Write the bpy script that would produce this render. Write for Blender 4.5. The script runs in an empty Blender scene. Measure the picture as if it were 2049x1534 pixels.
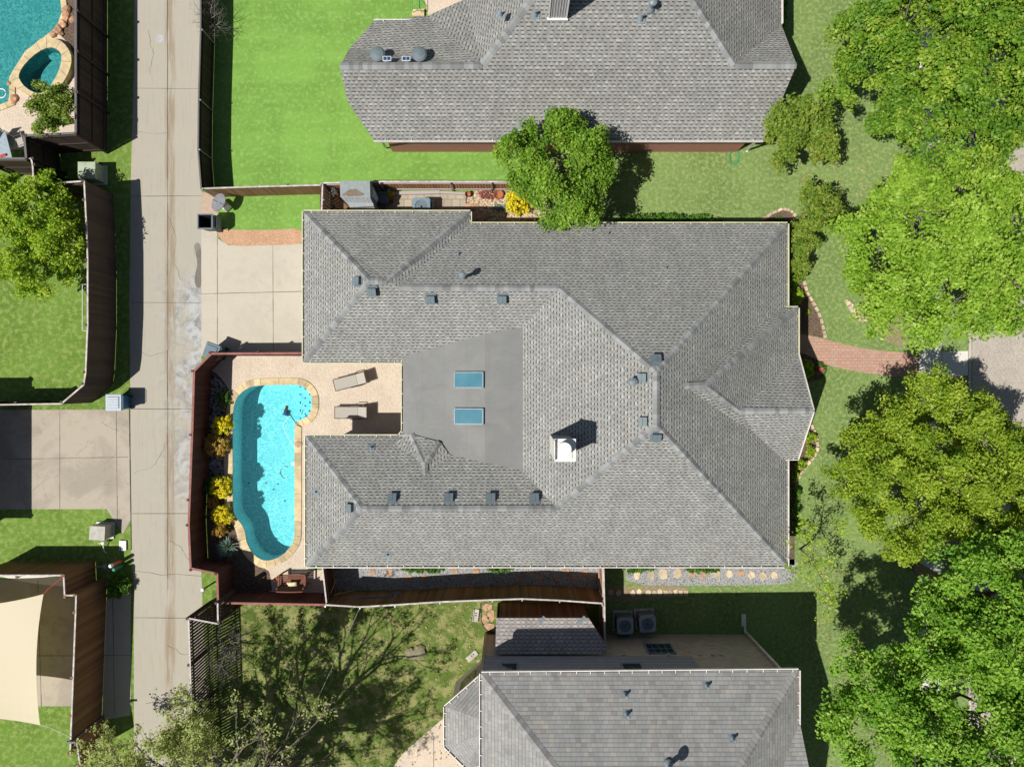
import bpy, bmesh, math, random
import numpy as np
from mathutils import Vector, Matrix
from mathutils.geometry import tessellate_polygon

# ------------------------------------------------------------------ camera, sky, sun, exposure
sc = bpy.context.scene
COL = sc.collection
H = 34.15            # flying height of the camera (m)
S = 0.025            # metres per photo pixel on the ground
SUNK = (0.577, 0.316)  # horizontal shadow shift per metre of height
cam_d = bpy.data.cameras.new('camera')
cam = bpy.data.objects.new('camera', cam_d); COL.objects.link(cam)
cam_d.lens = 24; cam_d.sensor_width = 36; cam_d.clip_end = 2000; cam_d.clip_start = 0.5
cam.location = (0, 0, H); cam.rotation_euler = (0, 0, 0)
sc.camera = cam
sc.render.resolution_x = 1024; sc.render.resolution_y = 766
w = bpy.data.worlds.new('World'); sc.world = w; w.use_nodes = True
nt = w.node_tree
sky = nt.nodes.new('ShaderNodeTexSky'); sky.sky_type = 'NISHITA'; sky.sun_disc = False
elev = math.atan(1 / math.hypot(*SUNK))
sky.sun_elevation = elev
sky.sun_rotation = math.atan2(-SUNK[0], -SUNK[1]) % (2 * math.pi)
nt.links.new(sky.outputs[0], nt.nodes['Background'].inputs[0])
nt.nodes['Background'].inputs[1].default_value = 0.05
sun_d = bpy.data.lights.new('sun', 'SUN'); sun_d.energy = 5.0; sun_d.angle = math.radians(0.53)
sun_d.color = (1.0, 0.965, 0.90)
sun = bpy.data.objects.new('sun', sun_d); COL.objects.link(sun)
sun.rotation_euler = Vector((SUNK[0], SUNK[1], -1)).to_track_quat('-Z', 'Y').to_euler()
sun.location = (-20, -12, 40)
sc.view_settings.view_transform = 'Standard'; sc.view_settings.look = 'None'
sc.view_settings.exposure = 0.1; sc.view_settings.gamma = 1
sc.cycles.max_bounces = 8; sc.cycles.diffuse_bounces = 2; sc.cycles.transparent_max_bounces = 12

# ------------------------------------------------------------------ helpers
def P(px, py, z=0.0):
    f = 1 - z / H
    return Vector(((px - 1024.5) * S * f, (767 - py) * S * f, z))
def M(px, z=0.0):            # photo pixels to metres at height z
    return px * S * (1 - z / H)
def tag(o, label=None, cat=None, group=None, kind=None):
    if label: o['label'] = label
    if cat: o['category'] = cat
    if group: o['group'] = group
    if kind: o['kind'] = kind
    return o
def thing(name, label, cat, loc=(0, 0, 0), rz=0, group=None):
    o = bpy.data.objects.new(name, None); COL.objects.link(o)
    o.empty_display_size = 0.3
    o.location = loc; o.rotation_euler = (0, 0, rz)
    return tag(o, label, cat, group)
def rootloc(o):
    while o.parent: o = o.parent
    return Vector(o.location)

class MB:
    def __init__(s): s.v = []; s.f = []; s.uv = []; s.tone = []; s.mi = []
    def face(s, pts, uv=None, tone=0.5, mi=0):
        n = len(s.v); s.v += [tuple(p) for p in pts]; s.f.append(tuple(range(n, n + len(pts))))
        s.uv.append(uv); s.tone.append(tone); s.mi.append(mi)
    def box(s, c, d, rz=0, tone=0.5, mi=0, M4=None, taper=1.0):
        x, y, z = d[0] / 2, d[1] / 2, d[2] / 2
        R = M4 if M4 is not None else Matrix.Rotation(rz, 3, 'Z')
        c = Vector(c)
        q = [c + R @ Vector((sx * x * (taper if sz > 0 else 1), sy * y * (taper if sz > 0 else 1), sz * z)) for sz in (-1, 1) for sy in (-1, 1) for sx in (-1, 1)]
        n = len(s.v); s.v += [tuple(p) for p in q]
        for f in ((0, 2, 3, 1), (4, 5, 7, 6), (0, 1, 5, 4), (2, 6, 7, 3), (0, 4, 6, 2), (1, 3, 7, 5)):
            s.f.append(tuple(n + i for i in f)); s.uv.append(None); s.tone.append(tone); s.mi.append(mi)
    def bar(s, a, b, wd, ht, tone=0.5, mi=0):      # box from a to b
        a = Vector(a); b = Vector(b); d = b - a
        if d.length < 1e-6: return
        X = d.normalized(); up = Vector((0, 0, 1))
        if abs(X.z) > .95: up = Vector((1, 0, 0))
        Y = up.cross(X).normalized(); Z = X.cross(Y)
        R = Matrix((X, Y, Z)).transposed()
        s.box((a + b) / 2, (d.length, wd, ht), M4=R, tone=tone, mi=mi)
    def tube(s, pts, rad, n=8, tone=0.5, cap=True, mi=0):
        pts = [Vector(p) for p in pts]
        if not hasattr(rad, '__len__'): rad = [rad] * len(pts)
        rings = []
        for i, p in enumerate(pts):
            d = (pts[min(i + 1, len(pts) - 1)] - pts[max(i - 1, 0)])
            if d.length < 1e-9: d = Vector((0, 0, 1))
            d.normalize()
            u = d.cross(Vector((0, 0, 1)) if abs(d.z) < .9 else Vector((1, 0, 0))).normalized(); v = d.cross(u)
            b = len(s.v)
            for k in range(n):
                t = 2 * math.pi * k / n
                s.v.append(tuple(p + (u * math.cos(t) + v * math.sin(t)) * rad[i]))
            rings.append(b)
        for i in range(len(rings) - 1):
            for k in range(n):
                a, b = rings[i] + k, rings[i] + (k + 1) % n
                c, d = rings[i + 1] + (k + 1) % n, rings[i + 1] + k
                s.f.append((a, d, c, b)); s.uv.append(None); s.tone.append(tone); s.mi.append(mi)
        if cap:
            s.f.append(tuple(rings[0] + k for k in range(n))); s.uv.append(None); s.tone.append(tone); s.mi.append(mi)
            s.f.append(tuple(rings[-1] + k for k in reversed(range(n)))); s.uv.append(None); s.tone.append(tone); s.mi.append(mi)
    def lathe(s, c, prof, n=20, tone=0.5, mi=0, sx=1, sy=1):    # prof: (r,z)
        c = Vector(c); rings = []
        for r, z in prof:
            b = len(s.v); rings.append(b)
            for k in range(n):
                t = 2 * math.pi * k / n
                s.v.append((c.x + r * sx * math.cos(t), c.y + r * sy * math.sin(t), c.z + z))
        for i in range(len(rings) - 1):
            for k in range(n):
                s.f.append((rings[i] + k, rings[i] + (k + 1) % n, rings[i + 1] + (k + 1) % n, rings[i + 1] + k)); s.uv.append(None); s.tone.append(tone); s.mi.append(mi)
        s.f.append(tuple(rings[-1] + k for k in range(n))); s.uv.append(None); s.tone.append(tone); s.mi.append(mi)
    def prism(s, poly, z0, z1, tone=0.5, mi=0, bottom=False):    # poly: 2D/3D world points
        poly = [Vector((p[0], p[1], 0)) for p in poly]
        area = sum(poly[i].x * poly[(i + 1) % len(poly)].y - poly[(i + 1) % len(poly)].x * poly[i].y for i in range(len(poly)))
        if area < 0: poly.reverse()
        n = len(poly)
        s.face([(p.x, p.y, z1) for p in poly], tone=tone, mi=mi)
        for i in range(n):
            a, b = poly[i], poly[(i + 1) % n]
            s.face([(a.x, a.y, z0), (b.x, b.y, z0), (b.x, b.y, z1), (a.x, a.y, z1)], tone=tone, mi=mi)
    def sheet(s, rings, z, tone=0.5):     # flat polygon with holes
        rings = [[Vector((p[0], p[1], z)) for p in r] for r in rings]
        flat = [p for r in rings for p in r]
        n = len(s.v); s.v += [tuple(p) for p in flat]
        for t in tessellate_polygon(rings):
            a, b, c = [flat[i] for i in t]
            t = list(t)
            if (b - a).cross(c - a).z < 0: t.reverse()
            s.f.append(tuple(n + i for i in t)); s.uv.append(None); s.tone.append(tone); s.mi.append(0)
    def build(s, name, mat, parent=None, local=False, bevel=0, smooth=False, loc=None):
        off = Vector((0, 0, 0))
        if not local:
            if parent is not None: off = rootloc(parent)
            elif loc is not None: off = Vector(loc)
        me = bpy.data.meshes.new(name)
        vs = [(v[0] - off.x, v[1] - off.y, v[2] - off.z) for v in s.v] if off.length else s.v
        me.from_pydata([tuple(v) for v in vs], [], s.f)
        for m in (mat if isinstance(mat, (list, tuple)) else [mat]): me.materials.append(m)
        if any(s.mi): me.polygons.foreach_set('material_index', s.mi)
        a = me.attributes.new('tone', 'FLOAT', 'FACE'); a.data.foreach_set('value', s.tone)
        if any(u is not None for u in s.uv):
            ul = me.uv_layers.new(name='UVMap'); i = 0
            for f, u in zip(s.f, s.uv):
                for k in range(len(f)):
                    if u is not None: ul.data[i].uv = u[k]
                    i += 1
        if smooth: me.polygons.foreach_set('use_smooth', [True] * len(me.polygons))
        me.update()
        o = bpy.data.objects.new(name, me); COL.objects.link(o)
        if parent is not None: o.parent = parent
        if loc is not None: o.location = loc
        if bevel:
            md = o.modifiers.new('bevel', 'BEVEL'); md.width = bevel; md.segments = 2; md.limit_method = 'ANGLE'
        return o
def copy_tree(o, parent=None):
    c = o.copy(); COL.objects.link(c)
    if parent is not None: c.parent = parent
    for ch in list(o.children): copy_tree(ch, c)
    return c

# ------------------------------------------------------------------ material node helper
class G:
    def __init__(s, name, rough=0.9, spec=0.2):
        s.m = bpy.data.materials.new(name); s.m.use_nodes = True
        s.t = s.m.node_tree; s.b = s.t.nodes['Principled BSDF']
        s.b.inputs['Roughness'].default_value = rough
        s.b.inputs['Specular IOR Level'].default_value = spec
        s.pos = s.t.nodes.new('ShaderNodeNewGeometry').outputs['Position']
    def n(s, typ, **kw):
        x = s.t.nodes.new(typ)
        for k, v in kw.items(): setattr(x, k, v)
        return x
    def put(s, sock, v):
        if hasattr(v, 'is_output') or isinstance(v, bpy.types.NodeSocket): s.t.links.new(v, sock)
        else:
            if sock.type == 'RGBA' and len(v) == 3: v = (*v, 1)
            sock.default_value = v
    def math(s, op, a, b=0.0, c=0.0):
        x = s.n('ShaderNodeMath', operation=op)
        s.put(x.inputs[0], a); s.put(x.inputs[1], b)
        if op in ('MULTIPLY_ADD', 'SMOOTH_MIN', 'COMPARE'): s.put(x.inputs[2], c)
        return x.outputs[0]
    def xyz(s, v):
        x = s.n('ShaderNodeSeparateXYZ'); s.put(x.inputs[0], v); return x.outputs
    def vec(s, x, y, z=0.0):
        c = s.n('ShaderNodeCombineXYZ'); s.put(c.inputs[0], x); s.put(c.inputs[1], y); s.put(c.inputs[2], z); return c.outputs[0]
    def scale(s, v, sx, sy, sz=1.0):
        x = s.n('ShaderNodeVectorMath', operation='MULTIPLY'); s.put(x.inputs[0], v); x.inputs[1].default_value = (sx, sy, sz); return x.outputs[0]
    def noise(s, scale, detail=3, rough=0.6, v=None, dist=0.0):
        x = s.n('ShaderNodeTexNoise'); s.put(x.inputs['Vector'], v if v is not None else s.pos)
        x.inputs['Scale'].default_value = scale; x.inputs['Detail'].default_value = detail; x.inputs['Roughness'].default_value = rough
        x.inputs['Distortion'].default_value = dist
        return x.outputs[0]
    def vor(s, scale, feature='F1', v=None, rnd=1.0):
        x = s.n('ShaderNodeTexVoronoi', feature=feature); s.put(x.inputs['Vector'], v if v is not None else s.pos)
        x.inputs['Scale'].default_value = scale; x.inputs['Randomness'].default_value = rnd
        return x
    def white(s, v):
        x = s.n('ShaderNodeTexWhiteNoise', noise_dimensions='3D'); s.put(x.inputs[0], v); return x.outputs[0]
    def ss(s, v, a, b):      # smoothstep remap a..b -> 0..1
        x = s.n('ShaderNodeMapRange', interpolation_type='SMOOTHSTEP')
        s.put(x.inputs[0], v); x.inputs[1].default_value = a; x.inputs[2].default_value = b; return x.outputs[0]
    def mix(s, f, a, b, mode='MIX'):
        x = s.n('ShaderNodeMix', data_type='RGBA', blend_type=mode)
        s.put(x.inputs[0], f); s.put(x.inputs[6], a); s.put(x.inputs[7], b); return x.outputs[2]
    def ramp(s, f, stops, const=False):
        x = s.n('ShaderNodeValToRGB'); s.put(x.inputs[0], f); r = x.color_ramp
        if const: r.interpolation = 'CONSTANT'
        while len(r.elements) < len(stops): r.elements.new(0.5)
        for e, (p, c) in zip(r.elements, stops): e.position = p; e.color = (*c, 1)
        return x.outputs[0]
    def attr(s, name='tone'):
        x = s.n('ShaderNodeAttribute', attribute_name=name); return x.outputs['Fac']
    def color(s, c): s.put(s.b.inputs['Base Color'], c)
    def bump(s, h, strength=0.4, dist=0.02):
        x = s.n('ShaderNodeBump'); x.inputs['Strength'].default_value = strength; x.inputs['Distance'].default_value = dist
        s.put(x.inputs['Height'], h); s.t.links.new(x.outputs[0], s.b.inputs['Normal'])

def m_plain(name, col, rough=0.6, spec=0.3, var=0.12, scale=6, metal=0.0, tone=0.0):
    g = G(name, rough, spec); g.b.inputs['Metallic'].default_value = metal
    n = g.noise(scale, 4); d = tuple(c * (1 - var) for c in col); l = tuple(min(1, c * (1 + var)) for c in col)
    c = g.mix(g.ss(n, .3, .7), d, l)
    if tone:
        t = g.attr(); c = g.mix(1.0, c, g.mix(t, (1 - tone,) * 3, (1 + tone,) * 3), 'MULTIPLY')
    g.color(c); return g.m
def m_ground(name, c1, c2, c3, s1, s2, s3, bump=0.3, rough=0.95):
    g = G(name, rough, 0.1)
    a = g.mix(g.ss(g.noise(s1, 4), .35, .65), c1, c2)
    b = g.mix(g.ss(g.noise(s2, 5, .7), .42, .68), a, c3)
    f = g.noise(s3, 2)
    c = g.mix(1.0, b, g.mix(f, (.72,) * 3, (1.28,) * 3), 'MULTIPLY')
    g.color(c); g.bump(f, bump, 0.02); return g.m
def m_grass(name, dark, mid, pale, patch=0.5, mott=4.0, pale_amt=(.5, .72), stripes=0.0, fine=1.0):
    g = G(name, 0.9, 0.12)
    big = g.noise(patch, 4, .6); m = g.noise(mott, 4, .65); fn = g.noise(26, 3, .8)
    c = g.mix(g.ss(big, .38, .62), mid, tuple(x * .78 for x in mid))
    c = g.mix(g.ss(m, pale_amt[0], pale_amt[1]), c, pale)
    c = g.mix(g.ss(fn, .52, .74), c, dark)
    c = g.mix(g.ss(g.noise(40, 2, .7), .55, .75), c, tuple(min(1, x * 1.25) for x in pale))
    if stripes:
        y = g.xyz(g.pos)[1]
        st = g.math('SINE', g.math('ADD', g.math('MULTIPLY', y, 6.2), g.math('MULTIPLY', g.noise(.5, 2), 2.0)))
        c = g.mix(1.0, c, g.mix(g.ss(st, -1, 1), (1 - stripes,) * 3, (1 + stripes,) * 3), 'MULTIPLY')
    g.color(c); g.bump(g.math('ADD', fn, g.math('MULTIPLY', m, .6)), .55 * fine, .05)
    return g.m
def m_concrete(name, base, stain, stain_amt=0.5, warm=None):
    g = G(name, 0.9, 0.15)
    n1 = g.noise(.55, 5, .65, dist=.6); n2 = g.noise(3.5, 5, .7); n3 = g.noise(30, 3, .8)
    st = g.noise(2.2, 4, .6, v=g.scale(g.pos, 3.2, .25))
    c = g.mix(g.math('MULTIPLY', g.ss(n1, .42, .64), stain_amt), base, stain)
    c = g.mix(g.math('MULTIPLY', g.ss(g.noise(1.3, 6, .75, dist=1.5), .52, .70), stain_amt * .6), c, tuple(x * .78 for x in stain))
    c = g.mix(g.math('MULTIPLY', g.ss(n2, .5, .8), .35), c, tuple(x * .72 for x in base))
    if warm: c = g.mix(g.math('MULTIPLY', g.ss(st, .5, .7), .5), c, warm)
    c = g.mix(1.0, c, g.mix(n3, (.86,) * 3, (1.14,) * 3), 'MULTIPLY')
    c = g.mix(g.math('MULTIPLY', g.ss(g.vor(1.1).outputs[0], .03, .0), .5), c, tuple(x * .4 for x in base))
    g.color(c); g.bump(n3, .2, .01); return g.m
def m_shingle(name, h, wd, style, cols):
    g = G(name, 0.93, 0.12)
    uv = g.n('ShaderNodeUVMap').outputs[0]; o = g.xyz(uv); u, v = o[0], o[1]
    vv = g.math('DIVIDE', v, h); row = g.math('FLOOR', vv); fv = g.math('FRACT', vv)
    rr = g.white(g.vec(row, 3.7, 1.1))
    jit = g.math('MULTIPLY', g.noise(1.6, 1, .5, v=g.vec(u, g.math('MULTIPLY', row, 1.7))), 1.6)
    uu = g.math('ADD', g.math('ADD', g.math('DIVIDE', u, wd), g.math('MULTIPLY', rr, 17.3)), jit)
    cell = g.math('FLOOR', uu); fu = g.math('FRACT', uu)
    r1 = g.white(g.vec(cell, row, 0.3)); r2 = g.white(g.vec(cell, row, 5.3))
    big = g.noise(.7, 3, .6, v=uv); blot = g.noise(2.6, 2, .5, v=uv)
    if style == 'teeth':
        th = g.math('ADD', .46, g.math('MULTIPLY', r1, .22))
        tooth = g.math('LESS_THAN', fu, th)
        light = g.mix(g.math('MULTIPLY', r2, r2), cols[0], cols[1])
        dark = g.mix(r1, cols[2], cols[3])
        c = g.mix(g.math('MULTIPLY', tooth, .85), dark, light)
        shadow_dash = g.math('MULTIPLY', tooth, g.math('LESS_THAN', fv, .36))  # shadow below each raised tab, painted in as a dark bar
        c = g.mix(g.math('MULTIPLY', shadow_dash, .92), c, cols[4])
        c = g.mix(g.math('MULTIPLY', g.ss(blot, .5, .66), .6), c, g.mix(1.0, c, (1.0, .94, .92), 'MULTIPLY'))
    else:
        c = g.ramp(r1, [(0, cols[0]), (.42, cols[1]), (.72, cols[2]), (.86, cols[3]), (.94, cols[4])], const=True)
        c = g.mix(.25, c, g.mix(r2, cols[0], cols[1]))
        ln = g.math('LESS_THAN', fv, .16)
        c = g.mix(g.math('MULTIPLY', ln, .55), c, (.08, .085, .09))
        gp = g.math('LESS_THAN', fu, .07)
        c = g.mix(g.math('MULTIPLY', gp, .4), c, (.09, .095, .1))
    c = g.mix(1.0, c, g.mix(g.ss(big, .3, .7), (.93,) * 3, (1.06,) * 3), 'MULTIPLY')
    st = g.noise(1.0, 4, .65, v=g.scale(uv, 2.4, .28))
    c = g.mix(1.0, c, g.mix(g.ss(st, .35, .75), (1.03, 1.02, 1.01), (.9, .91, .93)), 'MULTIPLY')
    c = g.mix(1.0, c, g.mix(g.noise(70, 2, .7, v=uv), (.87,) * 3, (1.13,) * 3), 'MULTIPLY')
    g.color(c)
    g.bump(g.math('SUBTRACT', 1.0, fv), .35, .012)
    return g.m
def m_leaf(name, cols, trans=0.35):
    g = G(name, 0.5, 0.3)
    c = g.ramp(g.attr(), [(i / (len(cols) - 1), k) for i, k in enumerate(cols)])
    g.color(c)
    tr = g.n('ShaderNodeBsdfTranslucent'); g.put(tr.inputs[0], g.mix(1.0, c, (1.25, 1.2, .5), 'MULTIPLY'))
    mx = g.n('ShaderNodeMixShader'); mx.inputs[0].default_value = trans
    g.t.links.new(g.b.outputs[0], mx.inputs[1]); g.t.links.new(tr.outputs[0], mx.inputs[2])
    out = [n for n in g.t.nodes if n.type == 'OUTPUT_MATERIAL'][0]
    g.t.links.new(mx.outputs[0], out.inputs[0]); return g.m
def m_wood(name, c1, c2, grain=10.0, rough=.85):
    g = G(name, rough, .15)
    n = g.noise(1.0, 4, .7, v=g.scale(g.pos, grain * 3, grain * 3, 1.2)); t = g.attr()
    c = g.mix(t, c1, c2); c = g.mix(1.0, c, g.mix(n, (.6,) * 3, (1.35,) * 3), 'MULTIPLY')
    c = g.mix(g.math('MULTIPLY', g.ss(g.noise(.8, 4), .55, .75), .4), c, tuple(x * .55 for x in c1))
    g.color(c); return g.m
def m_water(name, tint, rough=.04, bump=.25):
    m = bpy.data.materials.new(name); m.use_nodes = True; t = m.node_tree; t.nodes.clear()
    out = t.nodes.new('ShaderNodeOutputMaterial'); tr = t.nodes.new('ShaderNodeBsdfTransparent'); tr.inputs[0].default_value = (*tint, 1)
    gl = t.nodes.new('ShaderNodeBsdfGlossy'); gl.inputs['Roughness'].default_value = rough
    fr = t.nodes.new('ShaderNodeFresnel'); fr.inputs[0].default_value = 1.33
    no = t.nodes.new('ShaderNodeTexNoise'); no.inputs['Scale'].default_value = 5; no.inputs['Detail'].default_value = 4
    ge = t.nodes.new('ShaderNodeNewGeometry'); t.links.new(ge.outputs['Position'], no.inputs['Vector'])
    bu = t.nodes.new('ShaderNodeBump'); bu.inputs['Strength'].default_value = bump; bu.inputs['Distance'].default_value = .05
    t.links.new(no.outputs[0], bu.inputs['Height']); t.links.new(bu.outputs[0], gl.inputs['Normal']); t.links.new(bu.outputs[0], fr.inputs['Normal'])
    mx = t.nodes.new('ShaderNodeMixShader'); t.links.new(fr.outputs[0], mx.inputs[0]); t.links.new(tr.outputs[0], mx.inputs[1]); t.links.new(gl.outputs[0], mx.inputs[2])
    t.links.new(mx.outputs[0], out.inputs[0]); return m
def m_brick(name, cols, mortar, bw, bh, flat=False, rot=False):
    g = G(name, .9, .15)
    if flat: v = g.scale(g.pos, 1, 1, 0)
    else:
        v = g.n('ShaderNodeUVMap').outputs[0]
    b = g.n('ShaderNodeTexBrick'); g.put(b.inputs['Vector'], v)
    b.inputs['Color1'].default_value = (*cols[0], 1); b.inputs['Color2'].default_value = (*cols[1], 1); b.inputs['Mortar'].default_value = (*mortar, 1)
    b.inputs['Scale'].default_value = 1; b.inputs['Mortar Size'].default_value = .012; b.inputs['Brick Width'].default_value = bw; b.inputs['Row Height'].default_value = bh
    c = g.mix(g.math('MULTIPLY', g.ss(g.noise(2.2, 4), .45, .7), .45), b.outputs[0], cols[2])
    c = g.mix(1.0, c, g.mix(g.noise(25, 3), (.8,) * 3, (1.2,) * 3), 'MULTIPLY')
    g.color(c); return g.m
def m_pebble(name, cols, scale, gap=(.05, .05, .05), gapw=.35):
    g = G(name, .85, .2)
    vo = g.vor(scale); vc = vo.outputs[1]
    r = g.xyz(vc)[0]
    c = g.ramp(r, [(i / max(1, len(cols) - 1), k) for i, k in enumerate(cols)])
    c = g.mix(g.ss(vo.outputs[0], gapw, gapw + .35), c, gap)
    c = g.mix(1.0, c, g.mix(g.noise(1.2, 4), (.8,) * 3, (1.15,) * 3), 'MULTIPLY')
    g.color(c); g.bump(g.math('SUBTRACT', 1.0, vo.outputs[0]), .5, .03); return g.m

MT = {}
MT['ground'] = m_grass('grass_west', (.055, .10, .02), (.135, .24, .035), (.24, .32, .085), .5, 4, (.42, .66))
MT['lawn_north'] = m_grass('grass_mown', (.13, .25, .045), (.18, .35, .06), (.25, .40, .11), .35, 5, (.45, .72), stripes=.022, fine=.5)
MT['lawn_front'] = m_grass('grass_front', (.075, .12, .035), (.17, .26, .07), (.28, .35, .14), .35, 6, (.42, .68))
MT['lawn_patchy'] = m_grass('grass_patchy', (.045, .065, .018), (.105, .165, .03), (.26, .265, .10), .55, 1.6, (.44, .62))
MT['alley'] = m_concrete('concrete_alley', (.395, .365, .30), (.30, .29, .265), .7, warm=(.31, .27, .21))
MT['alley_stain'] = m_concrete('concrete_bleached', (.44, .44, .43), (.25, .25, .25), .9)
MT['drive'] = m_concrete('concrete_drive', (.50, .455, .37), (.43, .39, .32), .5)
MT['drive_old'] = m_concrete('concrete_old', (.41, .36, .29), (.30, .265, .215), .75)
MT['walk'] = m_concrete('concrete_white', (.66, .64, .58), (.55, .53, .47), .4)
MT['street'] = m_pebble('street_aggregate', [(.35, .30, .25), (.46, .41, .35), (.40, .35, .30), (.52, .47, .41)], 22, (.33, .29, .24), .6)
MT['joint'] = m_plain('joint_dark', (.07, .06, .045), .95)
MT['patio'] = m_pebble('patio_aggregate', [(.54, .45, .345), (.60, .50, .395), (.57, .475, .37), (.65, .56, .455)], 18, (.50, .41, .315), .6)
MT['gravel'] = m_pebble('gravel_grey', [(.22, .22, .22), (.40, .40, .40), (.30, .30, .29), (.52, .51, .50)], 24, (.10, .10, .10), .5)
MT['pebble_tan'] = m_pebble('gravel_tan', [(.42, .31, .20), (.62, .50, .36), (.50, .36, .24), (.70, .60, .46)], 12, (.22, .15, .10), .45)
MT['pebble_dark'] = m_pebble('river_rock', [(.16, .17, .18), (.30, .30, .31), (.42, .38, .34), (.20, .21, .23)], 9, (.03, .03, .03), .4)
MT['mulch'] = m_ground('mulch', (.085, .055, .038), (.13, .09, .065), (.20, .15, .11), 1.5, 12, 40, .8)
MT['redgravel'] = m_ground('red_gravel', (.42, .23, .13), (.48, .29, .18), (.58, .40, .27), 1.2, 14, 40, .6)
MT['soil'] = m_ground('soil', (.26, .20, .13), (.20, .20, .07), (.34, .28, .19), 1.4, 8, 30, .6)
MT['paver'] = m_brick('pavers_tan', ((.36, .30, .23), (.44, .37, .28), (.32, .28, .22)), (.14, .12, .09), .40, .40, True)
MT['brickpath'] = m_brick('pavers_red', ((.50, .29, .21), (.42, .25, .19), (.40, .32, .26)), (.27, .19, .15), .24, .16, True)
MT['brickpad'] = m_brick('pavers_pink', ((.52, .38, .28), (.46, .34, .26), (.45, .38, .30)), (.33, .26, .2), .2, .1, True)
MT['flag'] = m_plain('flagstone', (.42, .27, .17), .9, .1, .25, 5)
sh_c = [(.278, .284, .268), (.41, .418, .396), (.23, .23, .217), (.287, .288, .272), (.07, .071, .067)]
MT['shingle'] = m_shingle('shingle_grey', .146, .225, 'teeth', sh_c)
sh_n = [(.268, .271, .256), (.39, .395, .373), (.214, .211, .198), (.272, .269, .253), (.072, .071, .067)]
MT['shingle_n'] = m_shingle('shingle_grey_warm', .152, .245, 'teeth', sh_n)
MT['shingle_s'] = m_shingle('shingle_slate', .165, .22, 'tabs', [(.27, .27, .262), (.31, .308, .298), (.28, .275, .262), (.355, .325, .285), (.24, .215, .20)])
def m_membrane(name, k):
    g = G(name, .93, .12); o = g.xyz(g.pos)
    n = g.noise(.7, 5, .65, dist=.5); st = g.noise(1.1, 5, .7, v=g.scale(g.pos, .35, 2.0))
    c = g.mix(g.ss(n, .35, .65), (.205 * k, .207 * k, .20 * k), (.235 * k, .236 * k, .226 * k))
    c = g.mix(g.math('MULTIPLY', g.ss(st, .52, .75), .35), c, (.16 * k, .158 * k, .15 * k))
    seam = g.math('LESS_THAN', g.math('FRACT', g.math('ADD', g.math('MULTIPLY', o[0], .98), g.math('MULTIPLY', g.noise(.8, 2), .03))), .022)
    c = g.mix(g.math('MULTIPLY', seam, .22), c, (.12, .12, .115))
    c = g.mix(1.0, c, g.mix(g.noise(55, 3, .8), (.86,) * 3, (1.14,) * 3), 'MULTIPLY')
    c = g.mix(g.math('MULTIPLY', g.ss(g.vor(1.7).outputs[0], .035, .01), .7), c, (.07, .065, .06))
    g.color(c); g.bump(g.noise(55, 3, .8), .15, .01); return g.m
MT['membrane'] = m_membrane('roll_roofing', 1.0); MT['membrane2'] = m_membrane('roll_roofing_dark', .91)
def m_cap(name, a, b):
    g = G(name, .93, .12); c = g.mix(g.attr(), a, b)
    c = g.mix(1.0, c, g.mix(g.noise(40, 2), (.85,) * 3, (1.15,) * 3), 'MULTIPLY'); g.color(c); return g.m
MT['cap'] = m_cap('cap_shingle', (.175, .18, .178), (.31, .32, .316))
MT['cap_s'] = m_cap('cap_shingle_slate', (.21, .205, .2), (.31, .30, .29))
MT['gutter'] = m_plain('gutter_cream', (.62, .60, .42), .5, .4, .12, 2)
MT['gutter_w'] = m_plain('gutter_white', (.72, .68, .64), .5, .4, .12, 2)
MT['gutter_in'] = m_plain('gutter_inside', (.16, .16, .07), .8, .2, .4, 3)
MT['gutter_in2'] = m_plain('gutter_inside_leaf', (.15, .10, .07), .9, .1, .5, 4)
MT['soffit'] = m_plain('soffit', (.5, .48, .42), .8)
MT['brick_main'] = m_brick('brick_tan', ((.40, .30, .24), (.34, .25, .20), (.42, .34, .28)), (.45, .42, .38), .2, .075)
MT['brick_red'] = m_brick('brick_red', ((.38, .10, .07), (.30, .08, .055), (.42, .15, .10)), (.42, .33, .28), .2, .075)
MT['brick_pale'] = m_brick('brick_pale', ((.50, .42, .34), (.36, .29, .23), (.30, .24, .19)), (.55, .50, .44), .26, .09)
MT['siding'] = m_plain('siding_grey', (.36, .35, .36), .7, .3, .06, 3)
MT['trim'] = m_plain('trim_tan', (.42, .34, .28), .7)
MT['white'] = m_plain('white_metal', (.78, .77, .74), .45, .5, .06, 3)
MT['white_dirty'] = m_plain('white_stained', (.70, .68, .64), .6, .3, .12, 2.5)
MT['vent'] = m_plain('vent_metal', (.13, .165, .18), .5, .5, .1, 5)
MT['pipe'] = m_plain('pipe_metal', (.18, .22, .245), .5, .5, .15, 5)
MT['dark'] = m_plain('black_plastic', (.018, .019, .021), .45, .4)
MT['glass'] = m_plain('window_dark', (.03, .045, .06), .12, .6)
g_ = G('skylight_glass', .12, .6); g_.color(g_.mix(g_.noise(1.4, 3), (.045, .15, .20), (.10, .26, .33))); MT['skylight'] = g_.m
MT['alu'] = m_plain('aluminium_blue', (.15, .22, .27), .4, .5)
MT['f_dark'] = m_wood('wood_dark_stain', (.050, .036, .030), (.085, .062, .050))
MT['f_west'] = m_wood('wood_grey_brown', (.075, .055, .043), (.11, .082, .065))
MT['f_red'] = m_wood('wood_red_stain', (.085, .032, .024), (.13, .05, .038))
MT['f_redcap'] = m_plain('wood_red_cap', (.27, .105, .085), .7, .3, .2, 4)
MT['f_brown'] = m_wood('wood_brown', (.20, .115, .06), (.30, .18, .10))
MT['f_warm'] = m_wood('wood_cedar', (.17, .09, .045), (.27, .15, .08))
MT['f_orange'] = m_wood('wood_orange', (.33, .16, .085), (.44, .23, .13))
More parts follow.
